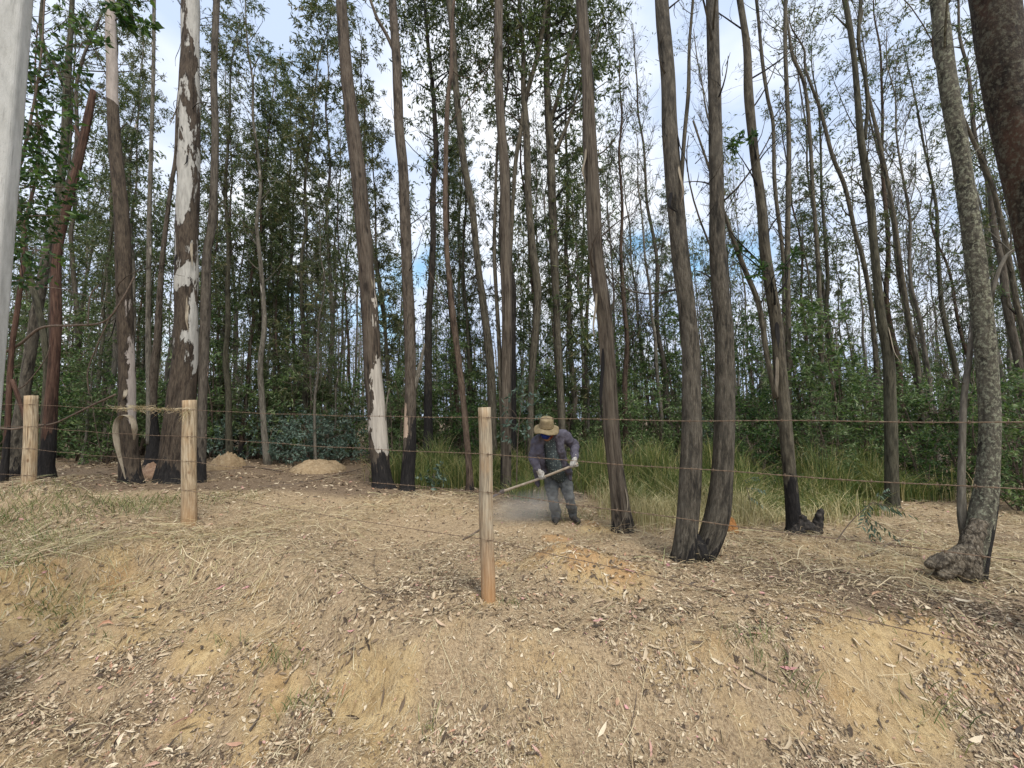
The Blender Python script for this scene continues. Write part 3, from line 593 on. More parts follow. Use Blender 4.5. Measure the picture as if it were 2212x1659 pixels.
T['pale_foot'] = tree('gum_tree', 'leaning trunk whose lower part is stripped to pale wood above a burnt foot', 'tree', B_T4,
    [(737, 0, 23), (744, 100, 26), (750, 168, 28), (761, 269, 31), (777, 403, 34), (789, 553, 33), (799, 687, 37), (807, 822, 38), (813, 889, 40), (818, 956, 41), (824, 1020, 42), (828, 1052, 50)], ext=6, twigs=4, seg=22,
    stems=[dict(pts=[(841, 838, 2), (836, 865, 4), (832, 900, 5), (829, 945, 5)], name='bark_strip', mat=M['far_bark_pale'], twigs=0)])
T['black_foot'] = tree('gum_tree', 'grey trunk with tall charred black foot just right of the pale stripped one', 'tree', B_T5,
    [(848, 0, 17), (857, 134, 20), (862, 269, 21), (871, 370, 22), (878, 551, 24), (884, 687, 25), (887, 822, 25), (885, 956, 28), (881, 1030, 30), (879, 1058, 36)], ext=6,
    stems=[dict(pts=[(917, 742, 3), (911, 775, 8), (901, 815, 12), (892, 850, 12)], name='broken_stub', mat=M['far_bark_pale'], twigs=0), dict(pts=[(800, 0, 6), (815, 40, 8), (835, 75, 8), (853, 115, 8)], ext=2)])
T['dark_mid'] = tree('leafy_gum_tree', 'straight dark trunk, charred to chest height, right of the black footed grey one', 'tree', B_DARK,
    [(917, 0, 6), (925, 100, 8), (936, 202, 9), (942, 336, 12), (936, 403, 12), (935, 551, 13), (926, 687, 15), (925, 820, 17), (925, 945, 20)], Y=10.5, ext=3, leaf='leaf_dark', twigs=8,
    leafsz=(.17, .043), clumps=[(880, 0, 80, 800, .3), (920, -20, 80, 800, 0), (985, 40, 80, 800, .2), (1010, 130, 60, 500, 0), (900, 60, 75, 900, 0), (960, 30, 80, 420, .4), (930, 130, 70, 420, -.3), (900, 180, 60, 300, 0), (980, 150, 60, 300, .3), (940, 240, 55, 260, 0), (905, 280, 45, 160, .2), (950, 330, 45, 160, 0), (915, 360, 35, 110, 0), (955, 430, 30, 70, 0), (1000, 70, 70, 350, 0), (940, -40, 90, 400, 0)])
T['forked'] = tree('forked_tree', 'slender grey trunk forking above the tall grass, leaning left beside the nearest fence post', 'tree', B_GREY,
    [(970, 0, 13), (980, 100, 13), (983, 168, 14), (1000, 336, 15), (1020, 450, 15), (1030, 551, 14), (1043, 654, 16), (1056, 755, 18), (1062, 850, 18), (1064, 965, 19)], Y=9.4, ext=4, leaf='leaf_dark', twigs=5)
T['rust_slim'] = tree('slim_tree', 'thin rusty brown trunk standing in the long grass left of the nearest fence post', 'tree', bark('rusty slim bark', (.06, .038, .026), (.17, .112, .08), (.28, .20, .15), pale=(.4, .33, .26), profile=((0, -.2), (14, 0)), burn=.1),
    [(976, 60, 7), (975, 150, 9), (966, 235, 10), (962, 437, 11), (966, 551, 11), (973, 620, 12), (979, 687, 13), (996, 822, 13), (1006, 923, 13), (1014, 1023, 14)], Y=8.0, ext=5, twigs=6)
T['pair_mid'] = tree('gum_tree', 'tall straight brown trunk rising just right of the nearest fence post', 'tree', B_G,
    [(1077, 0, 18), (1077, 168, 19), (1085, 302, 20), (1090, 370, 21), (1092, 551, 23), (1095, 687, 22), (1094, 822, 21), (1095, 923, 20), (1094, 1050, 21)], Y=7.9, ext=6, twigs=6, foot=1.1,
    stems=[dict(pts=[(1074, 310, 5), (1070, 437, 7), (1068, 553, 8), (1077, 720, 9), (1083, 855, 11), (1087, 940, 11), (1087, 1045, 13)], ground=True, Y0=8.0, Y1=8.0, mat=B_GREYB)])
T['charred_slim'] = tree('charred_tree', 'charred black stem close behind the tall straight brown trunk', 'tree', bark('charred bark', (.012, .010, .009), (.035, .028, .023), (.10, .08, .065), pale=(.3, .25, .2), profile=((0, -.6), (14, -.4)), burn=3.4),
    [(1098, 380, 8), (1100, 551, 10), (1108, 620, 13), (1108, 720, 13), (1108, 860, 14), (1108, 960, 16)], Y=9.6, ext=4, twigs=3)
T['cross'] = tree('leaning_tree', 'brown trunk whose slim stem crosses to the left in front of the dark leafy crowns', 'tree', B_GREY,
    [(1131, 200, 12), (1137, 286, 15), (1142, 437, 15), (1152, 551, 17), (1161, 620, 17), (1159, 687, 16), (1151, 780, 15), (1147, 855, 13), (1146, 960, 14)], Y=9.2, ext=4, twigs=5,
    stems=[dict(pts=[(1181, 0, 9), (1166, 100, 10), (1139, 202, 10), (1124, 286, 10), (1112, 370, 9), (1103, 551, 8), (1103, 640, 7)], ext=2)],
    leafsz=(.17, .043), clumps=[(1090, -10, 80, 900, .2), (1150, 90, 60, 700, 0), (1120, 40, 70, 900, 0), (1060, 60, 75, 420, .3), (1040, 150, 60, 300, .4), (1130, 130, 60, 300, 0), (1180, 170, 50, 200, 0), (1050, 220, 45, 150, .2), (1110, -50, 90, 400, 0), (1030, 10, 70, 330, .5)])
T['vine'] = tree('leafy_gum_tree', 'trunk with dense dark foliage all along its height, left of the ribbed leaning trunk', 'tree', B_GREYB,
    [(1183, 0, 12), (1181, 168, 14), (1188, 302, 18), (1193, 437, 18), (1197, 551, 19), (1201, 640, 16), (1204, 720, 15), (1213, 900, 16), (1215, 980, 18)], Y=9.6, ext=4, twigs=5,
    stems=[dict(pts=[(1260, 0, 5), (1230, 110, 8), (1210, 195, 9), (1190, 260, 10)], ext=1.5), dict(pts=[(1248, 200, 4), (1225, 270, 7), (1200, 330, 9)], ext=.5)],
    leafsz=(.17, .043), clumps=[(1230, 10, 80, 900, 0), (1290, 70, 60, 600, .3), (1270, 180, 50, 400, 0), (1190, 40, 70, 900, 0), (1250, 60, 65, 340, .3), (1300, 40, 60, 260, 0), (1290, 110, 55, 230, 0), (1240, 150, 55, 260, 0), (1320, 170, 45, 130, 0), (1290, 220, 45, 140, .2), (1230, 240, 45, 180, 0), (1240, 330, 42, 170, 0), (1225, 400, 42, 200, 0), (1240, 460, 42, 220, 0), (1230, 520, 42, 220, 0), (1245, 580, 42, 200, .2), (1230, 650, 40, 180, 0), (1240, 720, 40, 150, .1), (1210, -50, 90, 380, 0)])
T['ribbed'] = tree('gum_tree', 'ribbed light brown trunk with hanging bark strips, standing right beside the worker', 'tree', B_G,
    [(1256, 0, 23), (1269, 168, 24), (1274, 302, 29), (1282, 437, 31), (1287, 551, 32), (1305, 687, 32), (1315, 822, 33), (1324, 956, 33), (1336, 1057, 37), (1344, 1120, 44), (1347, 1146, 52)], ext=6, seg=24, rough=.09, twigs=7,
    stems=[dict(pts=[(1250, 10, 2), (1262, 100, 3), (1264, 200, 4), (1262, 320, 4), (1268, 450, 4), (1274, 560, 5)], name='bark_strip', mat=M['far_bark_pale'], twigs=0), dict(pts=[(1340, 1020, 2), (1342, 1060, 4), (1336, 1110, 4), (1330, 1150, 3)], name='bark_strip', mat=M['far_bark_pale'], twigs=0)])
T['twin_l'] = tree('gum_tree', 'left trunk of the close pair sharing one foot, right of the worker', 'tree', B_H,
    [(1429, 0, 30), (1436, 84, 31), (1443, 168, 31), (1446, 269, 33), (1456, 403, 37), (1470, 553, 38), (1490, 728, 39), (1494, 900, 43), (1491, 1034, 48), (1482, 1150, 50), (1476, 1212, 56)], ext=6, seg=26, rough=.05, twigs=5, foot=1.1,
    stems=[dict(pts=[(1497, 0, 6), (1489, 100, 7), (1487, 200, 9), (1478, 300, 9), (1472, 400, 9), (1476, 460, 9)], twigs=5, ext=2, mat=B_GREY)])
T['twin_r'] = tree('gum_tree', 'right trunk of the close pair sharing one foot, curving to it above the soil', 'tree', B_H,
    [(1538, 0, 27), (1543, 168, 28), (1546, 336, 31), (1551, 553, 35), (1564, 728, 41), (1565, 903, 46), (1559, 1034, 50), (1547, 1122, 56), (1528, 1180, 54), (1512, 1212, 56)], Y=GY(1476, 1212) + .05, ext=6, seg=26, rough=.06, twigs=8, foot=1.05,
    stems=[dict(pts=[(1484, 1165, 40), (1500, 1178, 60), (1508, 1205, 64)], name='burl', twigs=0)])
T['charfoot'] = tree('gum_tree', 'brown trunk with charred foot and black stump beside it, right of the close pair', 'tree', B_GREYB,
    [(1598, 0, 14), (1613, 100, 16), (1617, 202, 20), (1630, 336, 20), (1644, 437, 22), (1654, 553, 25), (1675, 684, 28), (1687, 816, 29), (1699, 947, 31), (1707, 1034, 31), (1714, 1122, 36), (1717, 1148, 44)], Y=GY(1717, 1150), ext=5, seg=22, rough=.07, twigs=8, leaf='leaf_broad', leafsz=(.11, .035),
    stems=[dict(pts=[(1566, 464, 8), (1585, 520, 10), (1608, 580, 11), (1640, 662, 12), (1657, 772, 12), (1676, 860, 12)], twigs=6, ext=1.5)],
    clumps=[(1620, 300, 38, 60, -.1), (1590, 325, 28, 40, -.2), (1600, 545, 40, 60, .1), (1660, 590, 45, 70, -.2), (1700, 570, 35, 50, 0)])
T['upright'] = tree('gum_tree', 'straight slender grey trunk under open sky, third right of the close pair', 'tree', B_GREY,
    [(1697, 0, 9), (1696, 100, 9), (1700, 202, 10), (1704, 302, 11), (1703, 403, 12), (1701, 551, 12), (1703, 700, 12), (1705, 940, 14)], Y=9.5, ext=4, twigs=14, crown=False, leaf='leaf_olive')
T['curvy'] = tree('curved_tree', 'wavy brown stem bending away from the straight slender grey trunk', 'tree', B_GREY,
    [(1704, 67, 6), (1712, 120, 8), (1738, 185, 8), (1750, 302, 9), (1755, 403, 9), (1766, 551, 10), (1772, 700, 12), (1776, 930, 13)], Y=9.9, ext=2, twigs=12, crown=False)
T['curvy2'] = tree('curved_tree', 'wavy thin stem just left of the straight slender grey trunk', 'tree', B_GREY,
    [(1634, 0, 7), (1641, 70, 7), (1647, 134, 8), (1658, 210, 8), (1670, 269, 8), (1674, 403, 9), (1691, 551, 9), (1694, 700, 10), (1696, 930, 12)], Y=10.4, ext=2, twigs=12, crown=False)
T['lean_r'] = tree('leaning_tree', 'thin stem leaning far left over the undergrowth, left of the dark double trunk', 'tree', B_GREY,
    [(1740, 150, 6), (1771, 235, 8), (1798, 336, 9), (1825, 403, 10), (1848, 504, 10), (1862, 551, 11), (1880, 650, 11), (1892, 780, 12), (1899, 950, 13)], Y=10.2, ext=2, twigs=14, leaf='leaf_olive', clumps=[(1790, 240, 35, 60, 0), (1800, 340, 35, 60, 0), (1820, 440, 35, 60, 0)])
T['double'] = tree('double_stemmed_tree', 'dark trunk joined by a second stem high up, rising from undergrowth at right', 'tree', B_MOSS,
    [(1825, 0, 13), (1842, 100, 13), (1852, 202, 14), (1860, 302, 17), (1876, 403, 20), (1890, 553, 19), (1903, 684, 23), (1919, 772, 27), (1924, 903, 31), (1926, 1034, 33), (1927, 1090, 36)], Y=6.9, ext=4, twigs=9, leaf='leaf_olive',
    stems=[dict(pts=[(1859, 0, 8), (1855, 94, 9), (1869, 168, 9), (1874, 235, 9), (1868, 300, 9)], twigs=7, ext=2)], clumps=[(1800, 30, 40, 70, 0), (1850, 120, 35, 60, .2), (1880, 60, 40, 70, 0)])
T['lean_r2'] = tree('leaning_tree', 'pale brown stem leaning left between the dark double trunk and the big lichened one', 'tree', B_GREY,
    [(1862, 130, 6), (1875, 202, 8), (1902, 319, 9), (1929, 454, 10), (1946, 580, 11), (1965, 700, 12), (1985, 815, 13), (1995, 980, 14)], Y=9.4, ext=2, twigs=12, leaf='leaf_olive', clumps=[(1900, 290, 30, 60, 0), (1935, 410, 30, 50, 0), (1870, 160, 35, 60, 0)])
T['lichen'] = tree('gum_tree', 'big lichened grey trunk with a swollen charred foot at the right', 'tree', B_K,
    [(2027, 0, 38), (2047, 168, 43), (2075, 336, 44), (2092, 450, 46), (2106, 553, 49), (2126, 728, 51), (2138, 903, 52), (2133, 1034, 56), (2120, 1122, 64), (2108, 1190, 66), (2108, 1252, 50)], ext=6, seg=28, rough=.05, twigs=4, foot=.9,
    stems=[dict(pts=[(2100, 700, 13), (2093, 780, 15), (2082, 860, 17), (2079, 950, 18), (2077, 1034, 20), (2078, 1110, 24), (2088, 1160, 30)], Y0=3.9, Y1=3.86, mat=M['far_bark_pale'], ext=.5, twigs=2),
           dict(pts=[(2240, 515, 5), (2200, 535, 9), (2172, 555, 11), (2152, 600, 12), (2140, 650, 12)], name='branch', mat=M['far_bark_pale'], twigs=3)])
T['big_dark'] = tree('gum_tree', 'massive dark rusty trunk leaning across the upper right corner', 'tree', B_21,
    [(2138, -60, 112), (2149, 0, 112), (2172, 168, 110), (2206, 336, 110), (2234, 460, 112), (2262, 600, 115), (2310, 800, 120), (2345, 1000, 125), (2365, 1250, 135)], Y=2.75, ext=5, seg=30, rough=.04, twigs=0,
    clumps=[(2290, 20, 60, 70, .2)])
T['corner'] = tree('slim_tree', 'slim grey stem seen between the lichened trunk and the massive dark one', 'tree', B_GREY,
    [(2070, 230, 8), (2094, 286, 10), (2138, 386, 12), (2161, 470, 13), (2178, 551, 14), (2197, 660, 15), (2214, 740, 16), (2240, 980, 18)], Y=6.2, ext=3, twigs=12, clumps=[(2075, 80, 40, 110, .2), (2090, 170, 40, 120, .2), (2100, 260, 40, 100, 0), (2120, 330, 35, 70, 0), (2180, 640, 30, 40, 0)])

# the rolled bark strip hanging off the trunk's foot
def ribbon(pts, width, wdir, thick=.004, name='bark_curl'):
    p = smooth_path([(*a, .01) for a in pts], .02)[:, :3]; n = len(p); w = unit(wdir)
    t = np.gradient(p, axis=0); t /= np.linalg.norm(t, axis=1)[:, None]; nr = np.cross(t, w); nr /= np.linalg.norm(nr, axis=1)[:, None]
    taper = np.interp(np.linspace(0, 1, n), [0, .12, .6, 1], [.35, 1, 1, .12])[:, None]
    W_ = w * width / 2 * taper; c = nr * width * .08
    rows = np.stack([p - W_ + c, p - W_ * .4, p + W_ * .4, p + W_ + c, p + W_ + c + nr * thick, p + W_ * .4 + nr * thick, p - W_ * .4 + nr * thick, p - W_ + c + nr * thick], 1)
    i = np.arange(n - 1)[:, None] * 8; j = np.arange(8)[None]; k = (j + 1) % 8
    m = MB(); m.add(rows.reshape(-1, 3), np.stack([i + j, i + k, i + 8 + k, i + 8 + j], -1).reshape(-1, 4)); return m
r_, pa_, Yc = T['curl']
yc = Yc - .32
cp = [P(291, 950, yc + .10), P(292, 925, yc + .02), P(285, 903, yc), P(270, 896, yc - .03), P(255, 905, yc - .05), P(249, 930, yc - .05), P(253, 965, yc - .03), P(261, 1000, yc), P(270, 1035, yc + .02)]
mcurl = simple('bark curl', [(.3, (.13, .10, .07)), (.5, (.27, .23, .17)), (.7, (.38, .33, .25))], 14, 5, (1, 1, .3), .6)
link('bark_curl', ribbon(cp, .10, (.25, 1, 0.05)).mesh('bark_curl', mcurl, True, r_.location), r_)
# peeling strips
def strips(key, n, vlo, vhi, ln, seed=0):
    r0, path, Y = T[key]
    for k in range(n):
        vv = vlo + (vhi - vlo) * (k + rng.random()) / n; z = P(CU, vv, Y)[2]; q = path[int(np.argmin(np.abs(path[:, 2] - z)))]
        a = rng.choice([-1, 1]) * (.25 + .9 * rng.random()); o = np.array((math.sin(a), -math.cos(a), 0)); L_ = ln * (.5 + rng.random())
        s0 = q[:3] + o * q[3] * .95; pts = [s0, s0 + o * .02 + np.array((0, 0, -L_ * .3)), s0 + o * (.04 + .05 * rng.random()) + np.array((0, 0, -L_ * .7)), s0 + o * (.02 + .12 * rng.random()) + np.array((rng.normal() * .04, 0, -L_))]
        link('bark_strip', ribbon(pts, .03 + .03 * rng.random(), (math.cos(a), math.sin(a), 0), .003).mesh('bark_strip', mcurl if k % 2 else B_T3b, True, r0.location), r0)
strips('mottled', 7, 60, 860, .55); strips('curl', 2, 600, 850, .35); strips('ribbed', 6, 100, 1000, .7); strips('pale_foot', 2, 250, 600, .5); strips('twin_l', 3, 300, 480, .45); strips('charfoot', 2, 500, 900, .4); strips('double', 2, 600, 800, .5)
# charred stump next to the charred foot
Ys = T['charfoot'][2]
# ------------------------------------------------------------------ the wood behind: repeated slender trees
def proto_tree(kind, seed, H=14.0, r0=.085, lod=0):
    global rng; keep = rng; rng = np.random.default_rng(900 + seed)
    z = np.linspace(-.2, H, 15); wx = np.cumsum(rng.normal(size=15)) * .07; wy = np.cumsum(rng.normal(size=15)) * .07
    path = np.stack([wx - wx[0], wy - wy[0], z, r0 * (1 - .86 * (np.clip(z, 0, H) / H) ** .9)], 1); path[0, 3] *= 1.3
    sp = smooth_path(path, .6 if lod else .35); tm = MB(); tm.tube(sp, 6 if lod else 9, .06, 1.5, seed=seed)
    lm = MB(); tw = MB()
    n = {'leafy': 40, 'sparse': 32, 'bare': 34, 'low': 52}[kind]; lo = {'leafy': .34, 'sparse': .38, 'bare': .22, 'low': .06}[kind]
    ll, lw, per = (.155, .036, 46) if not lod else (.31, .08, 9)
    if kind == 'sparse': per = per // 2
    if kind == 'bare': per = 2 if not lod else 1
    if kind == 'low': per = int(per * 1.1)
    for k in range(n):
        t = lo + (1 - lo) * ((k + rng.random()) / n); q = sp[min(len(sp) - 1, int(t * len(sp)))]; a = rng.random() * 6.283
        if kind == 'bare': Lg = (.7 + 1.9 * rng.random()) * (1.15 - t * .7); upk = 1.5 + rng.random()
        elif kind == 'low': Lg = (.35 + .55 * rng.random()) * (1.2 - t * .5); upk = .4 + .8 * rng.random()
        else: Lg = (.5 + 1.3 * rng.random()) * (1.2 - t * .75); upk = .7 + 1.3 * rng.random()
        d = unit((math.cos(a), math.sin(a), upk)); e = q[:3] + d * Lg; rr = min(.018, q[3] * .5)
        tm.tube(curve(q[:3], e, rr, rr * .35, .2, 5 if lod else 7), 3 if lod else 4, cap=False)
        if kind == 'bare':
            for j in range(5 if lod else 8):
                f = q[:3] + (e - q[:3]) * (.3 + .7 * rng.random()); e2 = f + unit(d + rng.normal(size=3) * .45) * Lg * (.3 + .5 * rng.random())
                tm.tube(curve(f, e2, rr * .42, rr * .18, .18, 4), 3, cap=False)
                if not lod and j % 2: tm.tube(curve(f + (e2 - f) * .5, f + (e2 - f) * .5 + unit(d + rng.normal(size=3) * .6) * Lg * .3, rr * .25, rr * .12, .18, 3), 3, cap=False)
        for j in range(3):
            f = q[:3] + (e - q[:3]) * (.45 + .25 * j); g_ = f + unit(d * .6 + rng.normal(size=3) * .7) * (.35 + .3 * rng.random())
            sprig(None if lod else tm, lm, f, g_, .005, per if kind != 'low' else per, ll, lw, 4, .6, .5, 0)
    a = tm.mesh('trunk', M['far_bark'], True, None, True); c = lm.mesh('crown', M['leaf_dark'], False)
    rng = keep; return a, c
protos = {}
for kind, cnt in (('leafy', 4), ('sparse', 3), ('bare', 4), ('low', 2)):
    protos[kind] = [proto_tree(kind, i * 7 + len(kind), 13.5 + i, .075 + .012 * i, 0) for i in range(cnt)]
    protos[kind + '_far'] = [proto_tree(kind, i * 7 + len(kind) + 50, 13.5 + i, .085, 1) for i in range(2 if kind != 'low' else 1)]
BK = [M['far_bark'], M['far_bark_brown'], M['far_bark_pale'], B_MOSS]
LF = [M['leaf_dark'], M['leaf_olive']]
def variants(me_pair):
    out = []
    for b_ in BK:
        t_ = me_pair[0].copy(); t_.materials.clear(); t_.materials.append(b_); out.append(t_)
    cs = []
    for l_ in LF:
        c_ = me_pair[1].copy(); c_.materials.clear(); c_.materials.append(l_); cs.append(c_)
    return out, cs
PV = {k: [variants(p) for p in v] for k, v in protos.items()}
SECT = [(-1e9, 'left of the curled bark trunk'), (268, 'between the curled bark and mottled trunks'), (440, 'between the mottled and pale stripped trunks'), (790, 'between the pale stripped trunk and nearest post'),
        (1060, 'between the nearest post and ribbed trunk'), (1310, 'between the ribbed trunk and close pair'), (1540, 'between the close pair and double trunk'), (1910, 'between the double and lichened trunks'), (2120, 'right of the lichened trunk')]
KW = {'leafy': 'slender leafy tree', 'sparse': 'slender thinly leaved tree', 'bare': 'slender bare twigged tree', 'low': 'slender low leaved tree'}
def place_tree(u, Y, kind, sc=1.0, lean=None, bi=None, hs=1.0):
    far = Y > 19; key = kind + ('_far' if far else '')
    x = (u - CU) / F * Y; z = gz(x, Y)
    tr, cr_ = PV[key][random.randrange(len(PV[key]))]; bi = random.choice([0, 1, 2, 2, 2, 3]) if bi is None else bi
    sec = [s for s in SECT if u >= s[0]][-1][1]; dist = 'nearer' if Y < 15 else ('middling far' if Y < 24 else 'distant')
    root = thing('gum_tree', (x, Y, z), f"{dist} {KW[kind]} {sec}", 'tree', f"background {KW[kind]}s {sec}, {dist}")
    ln = (math.radians(-2.2) + random.gauss(0, .025)) if lean is None else lean
    R = Matrix.Rotation(ln, 4, 'Y') @ Matrix.Rotation(random.gauss(0, .025), 4, 'X') @ Matrix.Rotation(random.random() * 6.283, 4, 'Z')
    root.rotation_euler = R.to_euler(); root.scale = (sc, sc, sc * hs)
    link('trunk', tr[bi], root); link('crown', cr_[0 if random.random() < .6 else 1], root)
rs = random.Random(4)
def kind_at(u):
    r = rs.random()
    if u < 250: return 'leafy' if r < .5 else ('sparse' if r < .85 else 'bare')
    if u < 740: return 'leafy' if r < .55 else ('sparse' if r < .85 else 'low')
    if u < 880: return 'sparse' if r < .5 else ('bare' if r < .8 else 'low')
    if u < 1330: return 'sparse' if r < .32 else ('leafy' if r < .62 else ('low' if r < .78 else 'bare'))
    return 'bare' if r < .62 else ('sparse' if r < .92 else 'low')
# trees read one by one in the gap left of centre and in the middle
for (u, Y, k, sc, bi) in ((508, 11.5, 'leafy', .95, 3), (530, 12.0, 'leafy', 1.0, 1), (552, 13.5, 'leafy', .9, 3), (588, 11.0, 'sparse', .9, 2), (628, 15, 'low', 1.0, 0), (668, 12.5, 'low', 1.15, 3), (704, 13.0, 'leafy', 1.1, 2), (690, 10.4, 'bare', .5, 2), (640, 17, 'leafy', 1, 0),
                          (490, 16, 'leafy', 1, 1), (725, 18, 'sparse', 1, 0), (300, 13, 'sparse', .9, 2), (215, 12, 'leafy', .9, 3), (170, 14, 'leafy', 1, 0), (760, 13, 'sparse', .8, 1), (840, 12, 'low', .8, 0), (1000, 12.5, 'leafy', .9, 1), (1015, 15, 'low', 1, 3),
                          (1170, 12.0, 'low', 1.0, 1), (1130, 14, 'leafy', 1, 0), (1245, 11.5, 'low', 1.1, 0), (1352, 11.0, 'bare', .8, 1), (1420, 12, 'sparse', .75, 2), (1445, 13.5, 'bare', 1, 0), (1610, 11.5, 'bare', 1, 2), (1745, 12.5, 'sparse', .9, 1), (1830, 11.5, 'sparse', .9, 3), (1960, 12, 'sparse', 1, 1),
                          (2020, 10.5, 'bare', .9, 2), (2060, 12, 'sparse', 1, 3), (2190, 9.5, 'sparse', 1, 0), (1400, 15, 'bare', 1, 2)):
    place_tree(u, Y, k, sc, None, bi)
cnt = 0
for row in range(13):
    Y0 = 12.6 + row * 1.9; nn = int(2.9 * Y0 / (1.9 + row * .28))
    for j in range(nn):
        u = (j + .5 + rs.uniform(-.42, .42)) / nn * 2500 - 140; Y = Y0 + rs.uniform(-.8, .8)
        if rs.random() < (.12 if row > 2 else .45): continue
        if 1380 < u < 2212 and rs.random() < .22: continue
        place_tree(u, Y, kind_at(u), rs.uniform(.62, 1.1), None, None, rs.uniform(1.0, 1.4)); cnt += 1
print('background trees', cnt)
# far wood, beyond telling trees apart
mb = MB(); lf = MB(); keep = rng; rng = np.random.default_rng(77)
for k in range(620):
    Y = 37 + 38 * rng.random(); u = -250 + 2700 * rng.random(); x = (u - CU) / F * Y; z = gz(x, Y); H = 11 + 4 * rng.random()
    p = smooth_path([(x, Y, z - .3, .09), (x - .15 + rng.normal() * .15, Y, z + H * .4, .07), (x - .3 + rng.normal() * .3, Y, z + H, .015)], 3.0); mb.tube(p, 4, cap=False)
    for j in range(9):
        t = .2 + .8 * rng.random(); q = p[int(t * (len(p) - 1))]; e = q[:3] + np.array((rng.normal() * .7, rng.normal() * .5, 1 + rng.random())); mb.tube(np.array([(*q[:3], .015), (*e, .005)]), 3, cap=False)
    n = 75 if u < 1350 else 40
    c = np.stack([x - .25 + rng.normal(size=n) * .8, Y + rng.normal(size=n) * .8, z + H * (.15 + .85 * rng.random(n))], 1); lf.leaves(c, .38, .12, None, 0)
n = 9000; Y = 34 + 40 * rng.random(n); u = -300 + 2800 * rng.random(n); x = (u - CU) / F * Y; c = np.stack([x, Y, gh(x, Y) + 3.6 * rng.random(n) ** 1.3], 1); lf.leaves(c, .5, .22, None, 0)
rng = keep
o = link('far_wood_trunks', mb.mesh('far_wood_trunks', simple('far trunks', [(.3, (.09, .075, .06)), (.7, (.20, .17, .14))], .6), True)); tag(o, 'far-off thin trunks closing the view at the back of the wood', 'far wood', kind='stuff')
o = link('far_wood_foliage', lf.mesh('far_wood_foliage', M['leaf_olive'], False)); tag(o, 'far-off green foliage closing the view at the back of the wood', 'far foliage', kind='stuff')

# ------------------------------------------------------------------ undergrowth
def proto_bush(seed, H=2.0, R=.8, n=46, per=44, ll=.10, lw=.035, droop=.25, m='leaf_bush'):
    global rng; keep = rng; rng = np.random.default_rng(300 + seed); sm = MB(); lm = MB()
    for k in range(7):
        a = rng.random() * 6.283; b = np.array((math.cos(a), math.sin(a), 0)) * .15 * rng.random(); e = np.array((math.cos(a) * R * .5, math.sin(a) * R * .5, H * (.6 + .4 * rng.random()))); pth = curve(b + np.array((0, 0, -.1)), e, .016, .005, .15, 8)
        sm.tube(pth, 5)
        for j in range(n // 7 + 1):
            q = pth[1 + int(rng.random() * 6.9)]; d = unit((rng.normal(), rng.normal(), .15 + .5 * rng.random())); sprig(sm, lm, q[:3], q[:3] + d * R * (.3 + .5 * rng.random()), .006, per, ll, lw, 6, .6, droop, 0)
    r = (sm.mesh('stems', M['twig'], True), lm.mesh('foliage', M[m], False)); rng = keep; return r
bushes = [proto_bush(1, 2.6, .95, 60), proto_bush(2, 2.0, .95, 60, 44), proto_bush(3, 3.4, .8, 70, 40, .13, .032, .5), proto_bush(4, 1.5, .85, 46, 44, .11, .045, .2, 'leaf_blue'), proto_bush(5, 2.4, .9, 52, 44, .11, .035, .3, 'leaf_broad')]
BW = ['dark green shrub', 'low dark green shrub', 'tall willowy shrub', 'blue green shrub', 'bright green shrub']
def place_bush(u, Y, i, sc=1.0, label=None):
    x = (u - CU) / F * Y; sec = [s for s in SECT if u >= s[0]][-1][1]; dist = 'front of the undergrowth' if Y < 11.5 else 'deep in the undergrowth'
    root = thing('shrub', (x, Y, gz(x, Y)), label or f"{BW[i]} {dist}, {sec}", 'shrub', None if label else f"{BW[i]}s {dist}, {sec}")
    root.rotation_euler = (0, 0, random.random() * 6.28); root.scale = (sc, sc, sc)
    link('stems', bushes[i][0], root); link('foliage', bushes[i][1], root)
for (u, Y, i, sc, lb) in ((520, 12.2, 3, 1.0, 'dense grey green shrub behind the middle fence post, beyond the hollow soil mound'), (690, 10.8, 3, .9, 'pale blue green shrub left of the pale stripped trunk'), (735, 11.6, 3, 1.0, None), (560, 12.2, 1, 1.1, None), (620, 11.5, 3, 1.0, None), (455, 12.8, 0, 1.0, None),
                          (180, 11.5, 4, 1.1, None), (240, 11, 0, 1, None), (60, 11.5, 0, 1.2, None), (-40, 11, 4, 1.2, None), (130, 12.5, 0, 1.2, None), (300, 12, 1, 1.1, None), (410, 12.5, 0, 1.1, None), (830, 12, 1, 1, None), (880, 12.5, 0, 1, None), (990, 11.8, 4, .95, 'bright green shrub left of the nearest fence post'),
                          (1150, 11, 2, .85, None), (1100, 12, 1, 1.1, None), (1220, 11.2, 0, 1, None), (1290, 11.5, 2, 1, None), (1370, 11.2, 1, 1, None), (1440, 11.5, 0, 1, None), (1520, 11.8, 3, .9, None), (1600, 11.2, 1, 1.1, None), (1650, 10.2, 4, 1.0, None), (1740, 9.6, 2, 1.35, 'tall leafy shrub right behind the charred foot trunk'),
                          (1790, 9.2, 2, 1.2, None), (1830, 9.8, 4, 1.15, None), (1870, 9.0, 0, 1.0, None), (1960, 9.4, 0, 1.1, None), (1640, 8.4, 4, .62, 'small bright shrub in the long grass just right of the close pair'), (1780, 8.0, 2, .62, 'slim willowy shrub in the grass right of the charred foot trunk'), (1990, 7.6, 4, .6, 'small green shrub in the grass right of the double trunk'), (1560, 9.2, 0, .75, None), (1030, 10.2, 4, .8, None), (860, 10.8, 2, .8, None), (2010, 8.8, 4, .95, 'bright green shrub left of the lichened trunk'), (2070, 8.6, 0, 1, None), (2180, 6.6, 0, .85, 'dark green shrub right of the lichened trunk'), (2260, 7.2, 4, 1.1, None), (2340, 7, 0, 1.2, None)):
    place_bush(u, Y, i, sc, lb)
